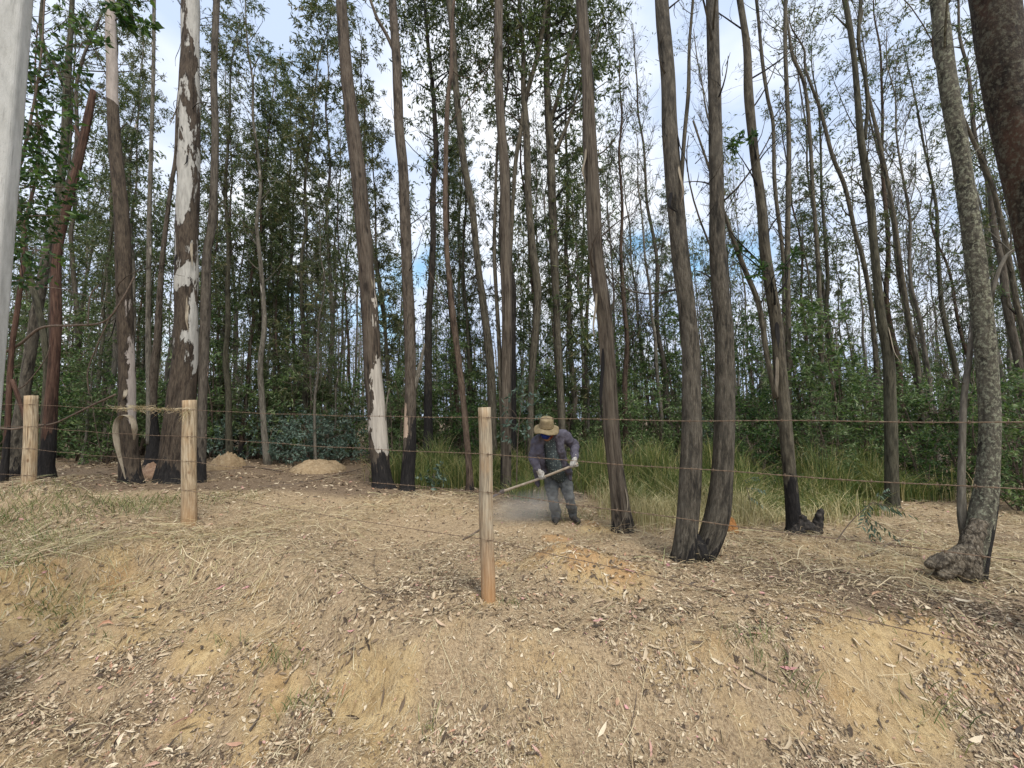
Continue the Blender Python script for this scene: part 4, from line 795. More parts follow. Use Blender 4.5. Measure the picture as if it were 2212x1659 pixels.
for k in range(62):
    Y = rs.uniform(12.5, 27); u = -200 + 2620 * (k % 31 + rs.random()) / 31; place_bush(u, Y, rs.choice([0, 0, 1, 2, 4]), rs.uniform(.85, 1.35) * (1 + (Y - 12) * .012))

for k in range(32):
    u = -60 + 2330 * (k + rs.random()) / 32; Y = rs.uniform(10.8, 15); place_tree(u, Y, 'low', rs.uniform(.28, .68), None, None)
for k in range(20):
    u = -60 + 2330 * (k + rs.random()) / 20; place_bush(u, rs.uniform(11.6, 14), rs.choice([0, 2, 2, 4]), rs.uniform(1.15, 1.6))
# ------------------------------------------------------------------ nearer saplings and leafy boughs
def bough_tree(name, label, base, Y, clumps, leaf, ll, lw, trunkpts=None, cat='sapling', droop=.4, r0=.012):
    b = P(base[0], base[1], Y); b[2] = gz(b[0], b[1]); root = thing(name, b, label, cat); sm = MB(); lm = MB()
    q = [(*b, r0)] + [(*P(u, v, Y), r0 * f) for (u, v, f) in trunkpts]; q[0] = (b[0], b[1], b[2] - .1, r0 * 1.2); path = smooth_path(q, .08); sm.tube(path, 8, .05)
    for (u, v, r, n, dy) in clumps:
        c = P(u, v, Y + dy); i = int(np.argmin(np.linalg.norm(path[:, :3] - (c - np.array((0, 0, .25))), axis=1))); rr = r * Y / F
        sm.tube(curve(path[i, :3], c, path[i, 3] * .6, .003, .12, 6), 4, cap=False)
        n = int(n * (1.9 if leaf == 'leaf_broad' else 1.0))
        for k in range(max(2, n // 14)):
            d = unit(rng.normal(size=3) + np.array((0, 0, .1))); sprig(sm, lm, c - d * rr * .2, c + d * rr * .9, .003, 14, ll, lw, 4, .5, droop, 0)
    link('stem', sm.mesh('stem', M['twig'], True, b), root); link('foliage', lm.mesh('foliage', M[leaf], False, b), root)
bough_tree('sapling', 'young sapling with broad pale grey green leaves between the nearest fence post and the hat', (1115, 1040), 7.6, [(1095, 880, 26, 36, 0), (1130, 862, 30, 46, .1), (1150, 895, 28, 40, 0), (1105, 920, 22, 28, 0), (1160, 850, 22, 26, 0), (1140, 930, 22, 26, -.1), (1125, 835, 20, 20, 0), (1090, 950, 18, 20, 0)], 'leaf_blue', .12, .05, [(1118, 960, .9), (1125, 880, .7), (1135, 830, .4)])
bough_tree('leafy_plant', 'low clump of broad blue green leaves left of the nearest fence post', (935, 1035), 8.6, [(925, 1025, 22, 50, 0), (950, 1022, 22, 50, 0), (938, 1030, 26, 60, -.1)], 'leaf_blue', .12, .07, [(936, 1028, .8), (938, 1022, .6)], 'plant', .0)
bough_tree('broadleaf_tree', 'dark broad leaved tree hanging over from the concrete pole at the left edge', (-90, 1000), 5.2, [(105, 150, 50, 70, 0), (90, 210, 50, 90, .2), (85, 270, 50, 100, 0), (95, 330, 50, 100, .3), (75, 370, 45, 100, 0), (110, 400, 35, 40, .2), (70, 430, 45, 90, 0), (90, 490, 40, 70, .2), (75, 540, 40, 70, 0), (180, 140, 40, 36, 0), (195, 90, 40, 30, 0), (60, 600, 35, 50, .2), (55, 160, 35, 70, 0), (120, 240, 30, 30, 0), (70, 100, 35, 50, .3), (40, 480, 40, 60, 0), (50, 330, 40, 60, 0), (190, 395, 18, 7, 0), (165, 470, 14, 6, 0), (60, 40, 60, 60, .2), (150, 30, 50, 40, 0)],
           'leaf_broad', .105, .05, [(-70, 800, .9), (-20, 560, .8), (50, 330, .7), (85, 150, .5), (95, 20, .4), (100, -100, .2)], 'tree', .3, .024)
bough_tree('overhanging_bough_tree', 'young broad leaved tree whose green bough hangs before the white topped trunk', (-420, 1000), 5.0, [(265, 15, 30, 26, 0), (285, 35, 26, 26, 0), (300, 10, 30, 24, 0), (270, 60, 18, 14, 0), (310, 45, 20, 12, 0)], 'leaf_broad', .13, .065, [(-400, 500, 1), (-330, 50, .9), (-120, -160, .7), (120, -120, .5), (260, -40, .3), (282, 10, .2)], 'tree', .5, .04)
def pinnate(lm, sm, a, b, n, ll, lw):
    a = np.asarray(a); b = np.asarray(b); sm.tube(curve(a, b, .003, .0015, .08, 6, .1), 4, cap=False); d = unit(b - a); s_ = unit(np.cross(d, (0, -.6, 1)))
    for k in range(n):
        t = .12 + .88 * k / n; c = a + (b - a) * t + np.array((0, 0, 1)) * .1 * np.linalg.norm(b - a) * 2 * t * (1 - t)
        for sg in (-1, 1): lm.leaves(np.array([c]), ll, lw, np.array([d * .5 + s_ * sg * .8 + np.array((0, 0, -.45))]) , 0)
def pin_plant(label, base, fr, n, ll, lw, Y=None):
    Y = Y or GY(*base); b = P(base[0], base[1], Y); b[2] = gz(b[0], b[1]); root = thing('feather_leaved_sapling', b, label, 'sapling'); sm = MB(); lm = MB()
    top = P(fr[0][0], fr[0][1], Y); sm.tube(curve(b - np.array((0, 0, .05)), top, .007, .004, .1, 8), 6)
    for (u0, v0, u1, v1) in fr[1:]: pinnate(lm, sm, P(u0, v0, Y), P(u1, v1, Y - .1 * rng.random()), n, ll, lw)
    link('stem', sm.mesh('stem', M['twig'], True, b), root); link('foliage', lm.mesh('foliage', leafmat('feather leaves', [(0, (.05, .09, .055)), (1, (.13, .18, .12))], .2, .5, .4), False, b), root)
pin_plant('feather leaved sapling arching over cut grass between the charred foot and the lichened trunk', (1800, 1175), [(1885, 1085), (1885, 1085, 1945, 1108), (1890, 1090, 1985, 1120), (1880, 1085, 1860, 1145), (1870, 1100, 1890, 1190), (1880, 1120, 1960, 1185), (1870, 1120, 1920, 1185), (1890, 1075, 1925, 1060)], 7, .085, .026)
pin_plant('small feather leaved sapling just right of the close pair of trunks', (1625, 1130), [(1612, 1050), (1612, 1055, 1655, 1062), (1605, 1040, 1640, 1032), (1612, 1070, 1650, 1095)], 6, .07, .025)
# sticks, clods, mounds
def stick(name, label, pts, Ys, r, m='twig', subs=()):
    q = []
    for (u, v), Y in zip(pts, Ys): q.append((*P(u, v, Y), r * (1 - .5 * len(q) / len(pts))))
    mb = MB(); mb.tube(smooth_path(q, .05), 7, .08, 5)
    for sp_ in subs:
        mb.tube(smooth_path([(*P(u, v, Y), r * .45) for (u, v, Y) in sp_], .05), 5, cap=False)
    b = np.array(q[0][:3]); o = link(name, mb.mesh(name, M[m], True, b, True), None, b); tag(o, label, 'branch'); return o
def gl(uv): 
    Y = GY(*uv); return Y - .02
pts = [(0, 765), (40, 745), (90, 708), (160, 703), (225, 695), (262, 650), (290, 598)]
stick('dead_branch', 'long dead branch propped across the left trunks above the first fence wire', pts, [7.0, 7.0, 7.0, 6.95, 6.9, 6.9, 6.95], .024, subs=[[(190, 700, 6.9), (195, 640, 6.9), (215, 615, 6.9)], [(240, 680, 6.9), (215, 735, 6.9), (190, 800, 6.95), (192, 850, 7.0)]])
stick('dead_branch', 'straight bare branch slanting down from the curled bark trunk to the red brown one', [(250, 852), (200, 875), (160, 895), (124, 912), (100, 918)], [7.0] * 5, .020)
stick('dead_branch', 'short dead branch poking out left of the leftmost fence post', [(95, 918), (62, 921), (30, 927), (-8, 924)], [7.0, 6.9, 6.8, 6.7], .024)
stick('dead_branch', 'thin wavy dead branch level with the middle of the red brown trunk', [(48, 620), (100, 620), (150, 628), (205, 645), (240, 655)], [6.6] * 5, .008)
stick('dead_branch', 'small crooked dead branch rising right of the concrete pole', [(30, 842), (50, 835), (75, 808), (100, 772), (108, 745)], [7.0] * 5, .011)
stick('fallen_twig', 'thin forked twig lying on the bare soil left of the nearest fence post', [(735, 1225), (790, 1268), (840, 1285), (880, 1273)], [gl((735, 1225)) - .03, gl((790, 1268)) - .05, gl((840, 1285)) - .03, gl((880, 1273))], .005, subs=[[(840, 1285, gl((840, 1285)) - .03), (790, 1310, gl((790, 1310))), (745, 1340, gl((745, 1340)))], [(812, 1195, gl((812, 1195)) - .15), (808, 1220, gl((808, 1220)) - .12), (815, 1245, gl((815, 1245)))]])
stick('fallen_branch', 'grey fallen branch lying below the feather leaved sapling', [(1855, 1208), (1890, 1195), (1925, 1172), (1950, 1165)], [gl((1855, 1208)), gl((1890, 1196)) - .03, gl((1925, 1178)) - .05, gl((1950, 1175)) - .03], .018)
stick('fallen_branch', 'thin brown fallen branch on the litter left of the pale stripped trunk', [(560, 1052), (640, 1045), (710, 1030), (790, 1010)], [gl((560, 1052)), gl((640, 1045)), gl((710, 1032)), gl((780, 1016))], .016)
stick('fallen_branch', 'dark fallen branch on the litter between the middle fence post and the low soil mound', [(480, 1012), (540, 1008), (610, 1018)], [gl((480, 1014)), gl((540, 1010)), gl((610, 1020))], .02)
stick('fallen_branch', 'short charred stick lying right behind the nearest fence post', [(1042, 1140), (1020, 1155), (1000, 1165)], [gl((1042, 1142)), gl((1020, 1157)), gl((1000, 1167))], .014)
stick('fallen_twig', 'dark stick lying on the leaf drift near the bottom right', [(1680, 1478), (1640, 1455), (1610, 1440)], [gl((1680, 1478)), gl((1640, 1457)), gl((1610, 1442))], .006)
stick('fallen_twig', 'thin straight straw coloured stalk standing out near the bottom right of centre', [(1372, 1420), (1375, 1500), (1362, 1580), (1360, 1640)], [gl((1372, 1420)), gl((1375, 1500)), gl((1362, 1580)), gl((1360, 1640))], .0028, 'stalk' if 'stalk' in M else 'twig')

def mound(name, label, u, v, wpx, hpx, mat, hollow=False, cat='soil mound', Yoff=.3, seed=1):
    Y = GY(u, v) + Yoff; c = P(u, v, Y); c[2] = gz(c[0], c[1]); R_ = wpx / 2 * Y / F; H = hpx * Y / F; nr, na = 22, 48; V = []
    for i in range(nr):
        t = i / (nr - 1)
        for j in range(na):
            a = 2 * math.pi * j / na; rr = R_ * t * (1 + .25 * float(vn([math.cos(a) * 1.5 + seed], [math.sin(a) * 1.5], 71)[0]))
            z = H * (max(0, 1 - t ** 2.6)) ** .9; z += H * .22 * float(vn([rr * math.cos(a) * 22 + seed], [rr * math.sin(a) * 22], 73)[0]) * (1 - t ** 4); z += H * .5 * float(vn([rr * math.cos(a) * 7 / (R_ + .1) + seed], [rr * math.sin(a) * 7 / (R_ + .1)], 72)[0]) * min(1, 3 * t) * (1 - t) ** .5
            if hollow:
                hx = rr * math.cos(a) + R_ * .28; hy = rr * math.sin(a) + R_ * .25; z -= H * 1.25 * math.exp(-(hx / (R_ * .38)) ** 2 - (hy / (R_ * .30)) ** 2)
            V.append((rr * math.cos(a), rr * math.sin(a), z - (.12 if i == nr - 1 else 0)))
    mb = MB(); i = np.arange(nr - 1)[:, None] * na; j = np.arange(na)[None]; k = (j + 1) % na
    mb.add(V, np.stack([i + j, i + na + j, i + na + k, i + k], -1).reshape(-1, 4))
    o = link(name, mb.mesh(name, mat, True), None, c); return tag(o, label, cat)
def clodmat(name, a, b, c): 
    t = NT(name); v = t.coord(); n = t.noise(v, 14, 6, .7); n2 = t.noise(v, 60, 4, .7); t.col(t.mix(t.ramp(n2, [(.35, 0), (.5, .0), (.7, .7)]), t.ramp(n, [(.3, a), (.5, b), (.7, c)]), c)); t.bump(t.math('ADD', n, t.math('MULTIPLY', n2, .6)), 1, .05); return t.m
mm = clodmat('straw coloured soil', (.22, .15, .08), (.38, .27, .155), (.50, .39, .25))
mound('soil_mound', 'round sandy mound with a dark broken hollow in its top', 480, 1012, 84, 30, mm, True, seed=3, Yoff=.1)
mound('soil_mound', 'low wide sandy mound in front of the blue green shrub', 690, 1020, 112, 20, mm, False, seed=9)
mound('soil_mound', 'orange brown clay lump half hidden behind the foot of the close trunk pair', 1578, 1158, 34, 26, clodmat('orange clay', (.30, .12, .035), (.42, .19, .06), (.50, .27, .11)), False, 'clay lump', .15, seed=5)
mound('soil_mound', 'pinkish soil heap between the curled bark trunk and the mottled trunk', 338, 1035, 62, 28, clodmat('pink soil', (.26, .15, .09), (.40, .255, .165), (.50, .35, .24)), False, seed=12)
# ------------------------------------------------------------------ fence
def woodmat(name, a, b, c, foot):
    t = NT(name); v = t.coord((1, 1, .07), 'bc'); n = t.noise(v, 60, 6, .65); n2 = t.noise(t.coord((1, 1, .35), 'bc'), 9, 4); n3 = t.noise(t.coord((1, 1, .03), 'bc'), 110, 3, .5)
    col = t.ramp(n, [(.3, a), (.5, b), (.7, c)]); col = t.mix(t.ramp(n2, [(.46, 0), (.70, .5)]), col, (.40, .24, .11))
    col = t.mix(t.ramp(n3, [(.60, 0), (.67, .7)]), col, (.09, .055, .03))
    vo = t.n('TexVoronoi'); vo.inputs['Scale'].default_value = 7; t.l(t.coord((1, 1, .5), 'bc'), vo.inputs['Vector'])
    col = t.mix(t.ramp(vo.outputs['Distance'], [(.05, .8), (.13, 0)]), col, (.13, .065, .03))
    sx = t.n('SeparateXYZ'); t.l(t.n('Attribute', attribute_name='bc').outputs['Vector'], sx.inputs[0])
    col = t.mix(t.ramp(t.math('ADD', sx.outputs[2], t.math('MULTIPLY', n2, .3)), [(.15, foot), (.75, 0)]), col, (.40, .21, .085))
    t.bump(t.math('ADD', n, n3), .7, .006); t.b.inputs['Roughness'].default_value = .8; return t.col(col)
wm = [woodmat('tan split post wood', (.15, .11, .07), (.36, .28, .18), (.54, .46, .33), .35), woodmat('weathered grey tan post wood', (.13, .105, .075), (.31, .26, .185), (.46, .40, .30), .75)]
POSTS = [  # u top, v top, u foot, v foot, Y, radius foot, radius top, material
    (409, 865, 408, 1133, 5.03, .088, .080, 0, 'tan squared fence post with a long crack, the middle one'),
    (1047, 880, 1054, 1292, 3.33, .063, .056, 1, 'greyish tan fence post nearest the camera'),
    (68, 855, 66, 1040, 5.85, .073, .068, 0, 'yellowish tan leftmost fence post behind the soil hump')]
pw = []
for (ut, vt, ub, vb, Y, rb, rt, m, lb) in POSTS:
    a = P(ub, vb, Y); b = P(ut, vt, Y); pw.append((a, b, rb, rt, m, lb))
pr = np.array((3.52, 1.02)); pl = np.array((-10.9, 6.6))
pw.append((np.array((pr[0], pr[1], gz(*pr))), np.array((pr[0], pr[1], 1.66)), .065, .06, 0, 'tan fence post beyond the right edge'))
pw.append((np.array((pl[0], pl[1], gz(*pl))), np.array((pl[0], pl[1], 1.95)), .07, .065, 1, 'tan fence post beyond the left edge'))
f0 = pw[1][0]
fence = thing('wire_fence', (f0[0], f0[1], gz(f0[0], f0[1])), 'barbed wire fence on rough hewn wooden posts crossing the bank', 'fence')
fo = np.array(fence.location)
wire_h = {1: (1.555, 1.248, .933, .548), 0: (1.65, 1.31, 1.0, .64), 2: (1.747, 1.415, 1.09, .70), 3: (1.56, 1.262, .953, .56), 4: (1.83, 1.5, 1.17, .8)}
for i, (a, b, rb, rt, m, lb) in enumerate(pw):
    mb = MB(); a = a.copy(); a[2] = min(a[2], gz(a[0], a[1])) ; hh = b[2] - a[2]
    pth = np.array([(*(a + (b - a) * t + np.array((.004 * math.sin(9 * t + i), 0, 0))), rb + (rt - rb) * max(t, 0)) for t in np.linspace(-.16, 1, 26)])
    n = len(pth); seg = 22; th = np.linspace(0, 2 * math.pi, seg, endpoint=False)
    mb.tube(pth, seg, .035, 1.6, cap=True, seed=i * 3 + 1, h0=-.16 * hh)
    # square the section a little and split it along the grain
    V = mb.v[0]; base = np.repeat(pth[:, :3], seg, axis=0); dlt = V[:n * seg] - base; th2 = np.tile(th, n)
    fac = 1 + (.07 if m == 0 else .02) * np.cos(4 * th2 + .8 + i) - .10 * np.exp(-((np.abs((th2 - (4.75 + .12 * i)) % (2 * math.pi))) / .11) ** 2) - .03 * np.exp(-(((th2 - 4.2) % 6.283) / .2) ** 2)
    V[:n * seg] = base + dlt * fac[:, None]
    o = link('post', mb.mesh('post', wm[m], True, fo, True), fence); 
    if i < 3: o['label'] = lb
    # staple loops of wire round the post
    for wz in wire_h[i]:
        t = (wz - a[2]) / (b[2] - a[2]); c = a + (b - a) * t; r = rb + (rt - rb) * t + .006
        lp = MB(); lp.tube(np.array([(c[0] + r * math.cos(q), c[1] + r * math.sin(q), c[2] + .006 * math.sin(q * 2), .0015) for q in np.linspace(math.pi * .95, math.pi * 2.05, 16)]), 5)
        link('tie_wire', lp.mesh('tie_wire', simple('rusty wire', [(.3, (.09, .06, .04)), (.7, (.22, .16, .11))], 60) if 'wire' not in M else M['wire'], True, fo), o)
    if 'wire' not in M: M['wire'] = bpy.data.materials['rusty wire']
order = [4, 2, 0, 1, 3]
for k in range(4):
    pts = []
    for a_, b_ in zip(order[:-1], order[1:]):
        A, B = pw[a_], pw[b_]; 
        pa = np.array((A[0][0], A[0][1] - A[3] - .004, wire_h[a_][k])); pb = np.array((B[0][0], B[0][1] - B[3] - .004, wire_h[b_][k]))
        L_ = np.linalg.norm(pb - pa); n = int(L_ / .03)
        for t in np.linspace(0, 1, n, endpoint=False): 
            p = pa + (pb - pa) * t; p[2] -= .022 * 4 * t * (1 - t) + .004 * math.sin(t * 23 + k * 2) * (4 * t * (1 - t)); pts.append(p)
    pts = np.array(pts + [pb]); n = len(pts); s_ = np.concatenate([[0], np.cumsum(np.linalg.norm(np.diff(pts, axis=0), axis=1))])
    mb = MB()
    for ph in (0, math.pi):
        q = pts.copy(); q[:, 2] += .0022 * np.cos(s_ * 70 + ph); q[:, 1] += .0022 * np.sin(s_ * 70 + ph); mb.tube(np.hstack([q, np.full((n, 1), .0019)]), 5)
    o = link('wire', mb.mesh('wire', M['wire'], True, fo), fence)
    bm_ = MB()
    for d in np.arange(.07, s_[-1], .12):
        i = int(np.searchsorted(s_, d)); p = pts[min(i, n - 1)]; a = rng.random() * 3.14
        for da in (0, 1.4):
            e = np.array((.3 * rng.normal(), math.cos(a + da), math.sin(a + da))) * .013; bm_.tube(np.array([(*(p - e), .0011), (*p, .0026), (*(p + e), .0011)]), 4)
    bo = link('barbs', bm_.mesh('barbs', M['wire'], True, fo), o); bo['kind'] = 'stuff'
# dry creeper tangle twisted on the top wire near the middle post
mb = MB(); a = np.array((pw[0][0][0], pw[0][0][1] - .09, 1.65)); b = np.array((pw[2][0][0], pw[2][0][1] - .08, 1.745))
for k in range(260):
    t = .0 + .42 * rng.random() ** .8; p = a + (b - a) * t + rng.normal(size=3) * np.array((.02, .015, .012)); e = p + rng.normal(size=3) * np.array((.09, .03, .035)) + np.array((0, 0, -.01)); sg = rng.normal(size=3) * .02
    mb.blades(p[None], e[None], .004, sg[None], 0, 3)
for k in range(60):
    t = .02 * rng.random(); p = a + (b - a) * (t + .015) + np.array((0, 0, -.02)); e = p + np.array((rng.normal() * .05, -.02, -.2 * rng.random())); mb.blades(p[None], e[None], .004, (rng.normal(size=3) * .03)[None], 0, 3)
o = link('dry_creeper', mb.mesh('dry_creeper', M['hay'], False, a), None, a); tag(o, 'dry straw coloured creeper wound round the top wire left of the middle post', 'creeper')

# concrete pole at the left edge
t = NT('cast concrete'); v = t.coord(); n = t.noise(t.coord((1, 1, .25)), 22, 6, .65); n2 = t.noise(v, 4, 4); n3 = t.noise(v, 120, 3)
c = t.ramp(n, [(.3, (.36, .36, .335)), (.5, (.47, .47, .44)), (.72, (.56, .56, .53))]); c = t.mix(t.ramp(n2, [(.45, 0), (.7, .4)]), c, (.40, .39, .35)); c = t.mix(t.ramp(t.noise(t.coord((1, 1, .06)), 60, 4), [(.6, 0), (.68, .5)]), c, (.25, .245, .23))
c = t.mix(t.ramp(n3, [(.62, 0), (.7, .5)]), c, (.24, .23, .21)); t.bump(t.math('ADD', n, n3), .4, .004); M['concrete'] = t.col(c)
Yp = 2.5; er = [P(60, -40, Yp), P(17, 480, Yp), P(-28, 950, Yp)]
dpole = unit(er[0] - er[2]); foot = er[2] - dpole * ((er[2][2] - gz(er[2][0] - .15, Yp)) / dpole[2]) + np.array((-.16, 0, 0))
top = foot + dpole * 8.5; b = np.array((foot[0], foot[1], gz(foot[0], foot[1])))
mb = MB(); n = 40; mb.tube(np.array([(*(foot + (top - foot) * s), .158 - .042 * s) for s in np.linspace(-.06, 1, n)]), 8, 0, cap=True)
V = mb.v[0]
po = thing('utility_pole', b, 'tall grey concrete utility pole cut off by the left edge of the photo', 'pole')
o = link('shaft', mb.mesh('shaft', M['concrete'], False, b, True), po); bv = o.modifiers.new('bevel', 'BEVEL'); bv.width = .018; bv.segments = 3; bv.limit_method = 'ANGLE'; bv.angle_limit = .5
for zz in (7.6, 8.1):
    q = foot + dpole * zz; mb = MB(); mb.box(q, (1.5, .10, .12)); ca = link('crossarm', mb.mesh('crossarm', M['concrete'], False, b), po)
    for xx in (-.6, 0.6):
        im = MB(); im.tube(np.array([(q[0] + xx, q[1], q[2] + .06, .03), (q[0] + xx, q[1], q[2] + .10, .05), (q[0] + xx, q[1], q[2] + .13, .03), (q[0] + xx, q[1], q[2] + .16, .05), (q[0] + xx, q[1], q[2] + .2, .03)]), 12)
        link('insulator', im.mesh('insulator', M['concrete'], True, b), ca)

# ------------------------------------------------------------------ the worker
SX, SY = 1200, 1000
def Q(zx, zy, Y): return P((SX + zx / 4.88) * .864, (SY + zy / 4.88) * .864, Y)
def fabric(name, a, b, scale=14, dots=None, bump=.02, sheen=None):
    t = NT(name); v = t.coord(); n = t.noise(v, scale, 5, .6); w = t.noise(t.coord((1, 1, .5)), scale * .7, 3, .5, 1.2); col = t.ramp(n, [(.3, a), (.7, b)])
    if dots:
        vo = t.n('TexVoronoi'); vo.inputs['Scale'].default_value = 30; vo.inputs['Randomness'].default_value = .35; t.l(v, vo.inputs['Vector']); col = t.mix(t.ramp(vo.outputs['Distance'], [(.20, 1), (.27, 0)]), col, dots)
    t.bump(t.math('ADD', w, t.math('MULTIPLY', t.noise(v, 300, 2), .06)), .8, bump); t.b.inputs['Roughness'].default_value = .9; return t.col(col)
F_J = fabric('slate grey work jacket', (.06, .056, .072), (.115, .108, .135)); F_S = fabric('dark dotted shirt', (.035, .048, .05), (.065, .08, .082), dots=(.22, .26, .24)); F_T = fabric('faded grey denim', (.05, .053, .054), (.13, .138, .136), 10)
F_H = fabric('khaki hat cloth', (.16, .125, .068), (.26, .205, .12), 20, bump=.006); F_M = fabric('blue cloth mask', (.004, .010, .06), (.008, .022, .14), bump=.006); F_G = fabric('dirty white knit glove', (.20, .19, .17), (.47, .45, .41), 26, bump=.006); F_B = fabric('dark boots', (.03, .028, .026), (.07, .062, .055), 12)
t = NT('skin'); t.b.inputs['Base Color'].default_value = (.20, .095, .055, 1); t.b.inputs['Roughness'].default_value = .55; F_K = t.m
F_C = fabric('rust red scarf', (.14, .035, .02), (.24, .06, .035), 20, bump=.006)
def ball(mb, c, r, R=None, seg=14):
    th = np.linspace(0, math.pi, seg); ph = np.linspace(0, 2 * math.pi, seg * 2, endpoint=False); V = []
    r = np.broadcast_to(r, 3)
    V = np.stack([np.sin(th)[:, None] * np.cos(ph), np.sin(th)[:, None] * np.sin(ph), np.cos(th)[:, None] * np.ones(seg * 2)], -1).reshape(-1, 3) * r
    if R is not None: V = V @ np.array(R).T
    i = np.arange(seg - 1)[:, None] * seg * 2; j = np.arange(seg * 2)[None]; k = (j + 1) % (seg * 2)
    mb.add(V + np.asarray(c), np.stack([i + j, i + seg * 2 + j, i + seg * 2 + k, i + k], -1).reshape(-1, 4))
def limb(mb, pts, flat=1.0):
    """tapered chain with round ends; rows (point, radius)"""
    q = [(*p, r) for p, r in pts]; mb.tube(smooth_path(q, .015), 16, flat=flat); ball(mb, q[0][:3], q[0][3] * .98); ball(mb, q[-1][:3], q[-1][3] * .98)
def blob(name, mb, mat, parent, org, voxel=.009, smooth=4, wr=0.):
    """fuse the overlapping pieces into one continuous skin"""
    me = mb.mesh(name, mat, True, org); o = link(name, me, parent); 
    m = o.modifiers.new('fuse', 'REMESH'); m.mode = 'VOXEL'; m.voxel_size = voxel; m.use_smooth_shade = True
    if wr:
        tx = bpy.data.textures.new(name + ' folds', 'CLOUDS'); tx.noise_scale = .075; tx.noise_depth = 2; d = o.modifiers.new('folds', 'DISPLACE'); d.texture = tx; d.strength = wr; d.mid_level = .5; d.texture_coords = 'LOCAL'
    s = o.modifiers.new('soft', 'SMOOTH'); s.factor = .5; s.iterations = smooth; return o
# the swollen root foot of the lichened tree, and the charred stump: fused rough lumps
t = NT('gnarled root bark'); v = t.coord((1, 1, .6)); n = t.noise(v, 11, 7, .72); n2 = t.noise(v, 45, 5, .7); w_ = t.n('TexVoronoi', feature='DISTANCE_TO_EDGE'); w_.inputs['Scale'].default_value = 16; t.l(t.coord((1, 1, .45)), w_.inputs['Vector'])
c = t.ramp(n2, [(.34, (.06, .048, .036)), (.5, (.17, .14, .10)), (.68, (.32, .28, .22))]); c = t.mix(t.ramp(n, [(.40, .8), (.52, 0)]), c, (.035, .028, .022)); c = t.mix(t.ramp(w_.outputs[0], [(.0, .8), (.05, 0)]), c, (.03, .024, .018))
t.bump(t.math('ADD', t.math('ADD', n, t.math('MULTIPLY', n2, .5)), t.math('MULTIPLY', w_.outputs[0], .8)), 1, .05); ROOTM = t.col(c)
rl, pal, Yl = T['lichen']; lo_ = np.array(rl.location); mb = MB()
for pts_ in ([(2114, 1130, 46), (2098, 1175, 58), (2088, 1215, 70), (2090, 1250, 60)], [(2085, 1185, 34), (2055, 1202, 40), (2030, 1212, 40), (2010, 1220, 30)], [(2075, 1215, 50), (2050, 1232, 44), (2030, 1240, 34)]):
    limb(mb, [(P(u, v, Yl - .02), rad(u, v, w, Yl)) for u, v, w in pts_])
fo_ = blob('root_foot', mb, ROOTM, rl, lo_, .010, 1, .03)
Ys = T['charfoot'][2] - .08; b = P(1752, 1165, Ys); b[2] = gz(b[0], b[1]); mb = MB()
for pts_ in ([(1716, 1160, 44), (1738, 1138, 40), (1752, 1150, 40), (1764, 1140, 30), (1770, 1118, 22), (1774, 1100, 8)], [(1726, 1178, 44), (1756, 1180, 46), (1772, 1172, 30)], [(1728, 1150, 34), (1732, 1118, 20)]):
    limb(mb, [(P(u, v, Ys), rad(u, v, w, Ys)) for u, v, w in pts_])
st_ = blob('charred_stump', mb, simple('charcoal', [(.35, (.010, .009, .008)), (.55, (.035, .03, .026)), (.75, (.12, .10, .08))], 28, 6, (1, 1, .5), 1, .01), None, b, .010, 1, .06); st_.location = b
tag(st_, 'low charred black stump with a pointed stub beside the charred foot trunk', 'stump')
# joints, read from the photograph
hipc = Q(940, 935, 5.92); hipR = Q(868, 955, 5.90); hipL = Q(1035, 955, 5.90)
kneeR = Q(888, 1185, 5.80); kneeL = Q(1085, 1180, 5.78); ankR = Q(925, 1400, 5.92); ankL = Q(1130, 1370, 5.95)
chest = Q(860, 600, 5.66); belly = Q(905, 800, 5.76); neck = Q(845, 430, 5.52); head = Q(815, 365, 5.42)
shR = Q(700, 510, 5.60); shL = Q(1020, 430, 5.60); elR = Q(650, 720, 5.60); elL = Q(1150, 560, 5.68); wrR = Q(700, 840, 5.56); wrL = Q(1160, 700, 5.46)
hA = Q(1195, 775, 5.35); hB = Q(285, 1112, 5.83); hd = unit(hB - hA)
hdR = hA + (hB - hA) * .455; hdL = hA + (hB - hA) * .05
wrR = unit(wrR - hdR) * .135 + hdR; wrL = unit(wrL - hdL) * .115 + hdL
handR, handL = hdR, hdL; hdR = hdR * .65 + wrR * .35; hdL = hdL * .65 + wrL * .35
ft = gz(ankR[0], ankR[1])
porg = np.array(((ankR[0] + ankL[0]) / 2, (ankR[1] + ankL[1]) / 2, ft))
body = MB(); Z3 = np.array((0, 0, 1.0)); XX = np.array((1., 0, 0)); YY = np.array((0, 1., 0))
limb(body, [(hipc + YY * .03, .10), (belly + YY * .05, .09), (chest + YY * .06, .095), (neck + np.array((0, .05, -.05)), .05)]); limb(body, [(neck + YY * .03, .05), (head, .05)])
ball(body, head, (.078, .098, .115))
for a, b, c, h in ((shR, elR, wrR, hdR), (shL, elL, wrL, hdL)): limb(body, [(chest * .4 + a * .6 + YY * .04, .055), (a, .055), (b, .040), (c, .028), (h, .022)])
for a, b, c in ((hipR, kneeR, ankR), (hipL, kneeL, ankL)): limb(body, [(hipc * .5 + a * .5, .09), (a, .08), (b, .055), (c, .038)])
# nose, chin, ears
fd = unit(np.array((-.05, -.78, -.62))); ball(body, head + fd * .10 + Z3 * .0, .016); ball(body, head + fd * .06 + np.array((0, 0, -.07)), .05)
for s in (-1, 1): ball(body, head + XX * s * .08, (.014, .02, .032))
person = blob('person', body, F_K, None, porg, .010, 3); person.location = porg
tag(person, 'person in grey jacket, khaki sun hat and blue face mask, bent over a hoe', 'person')
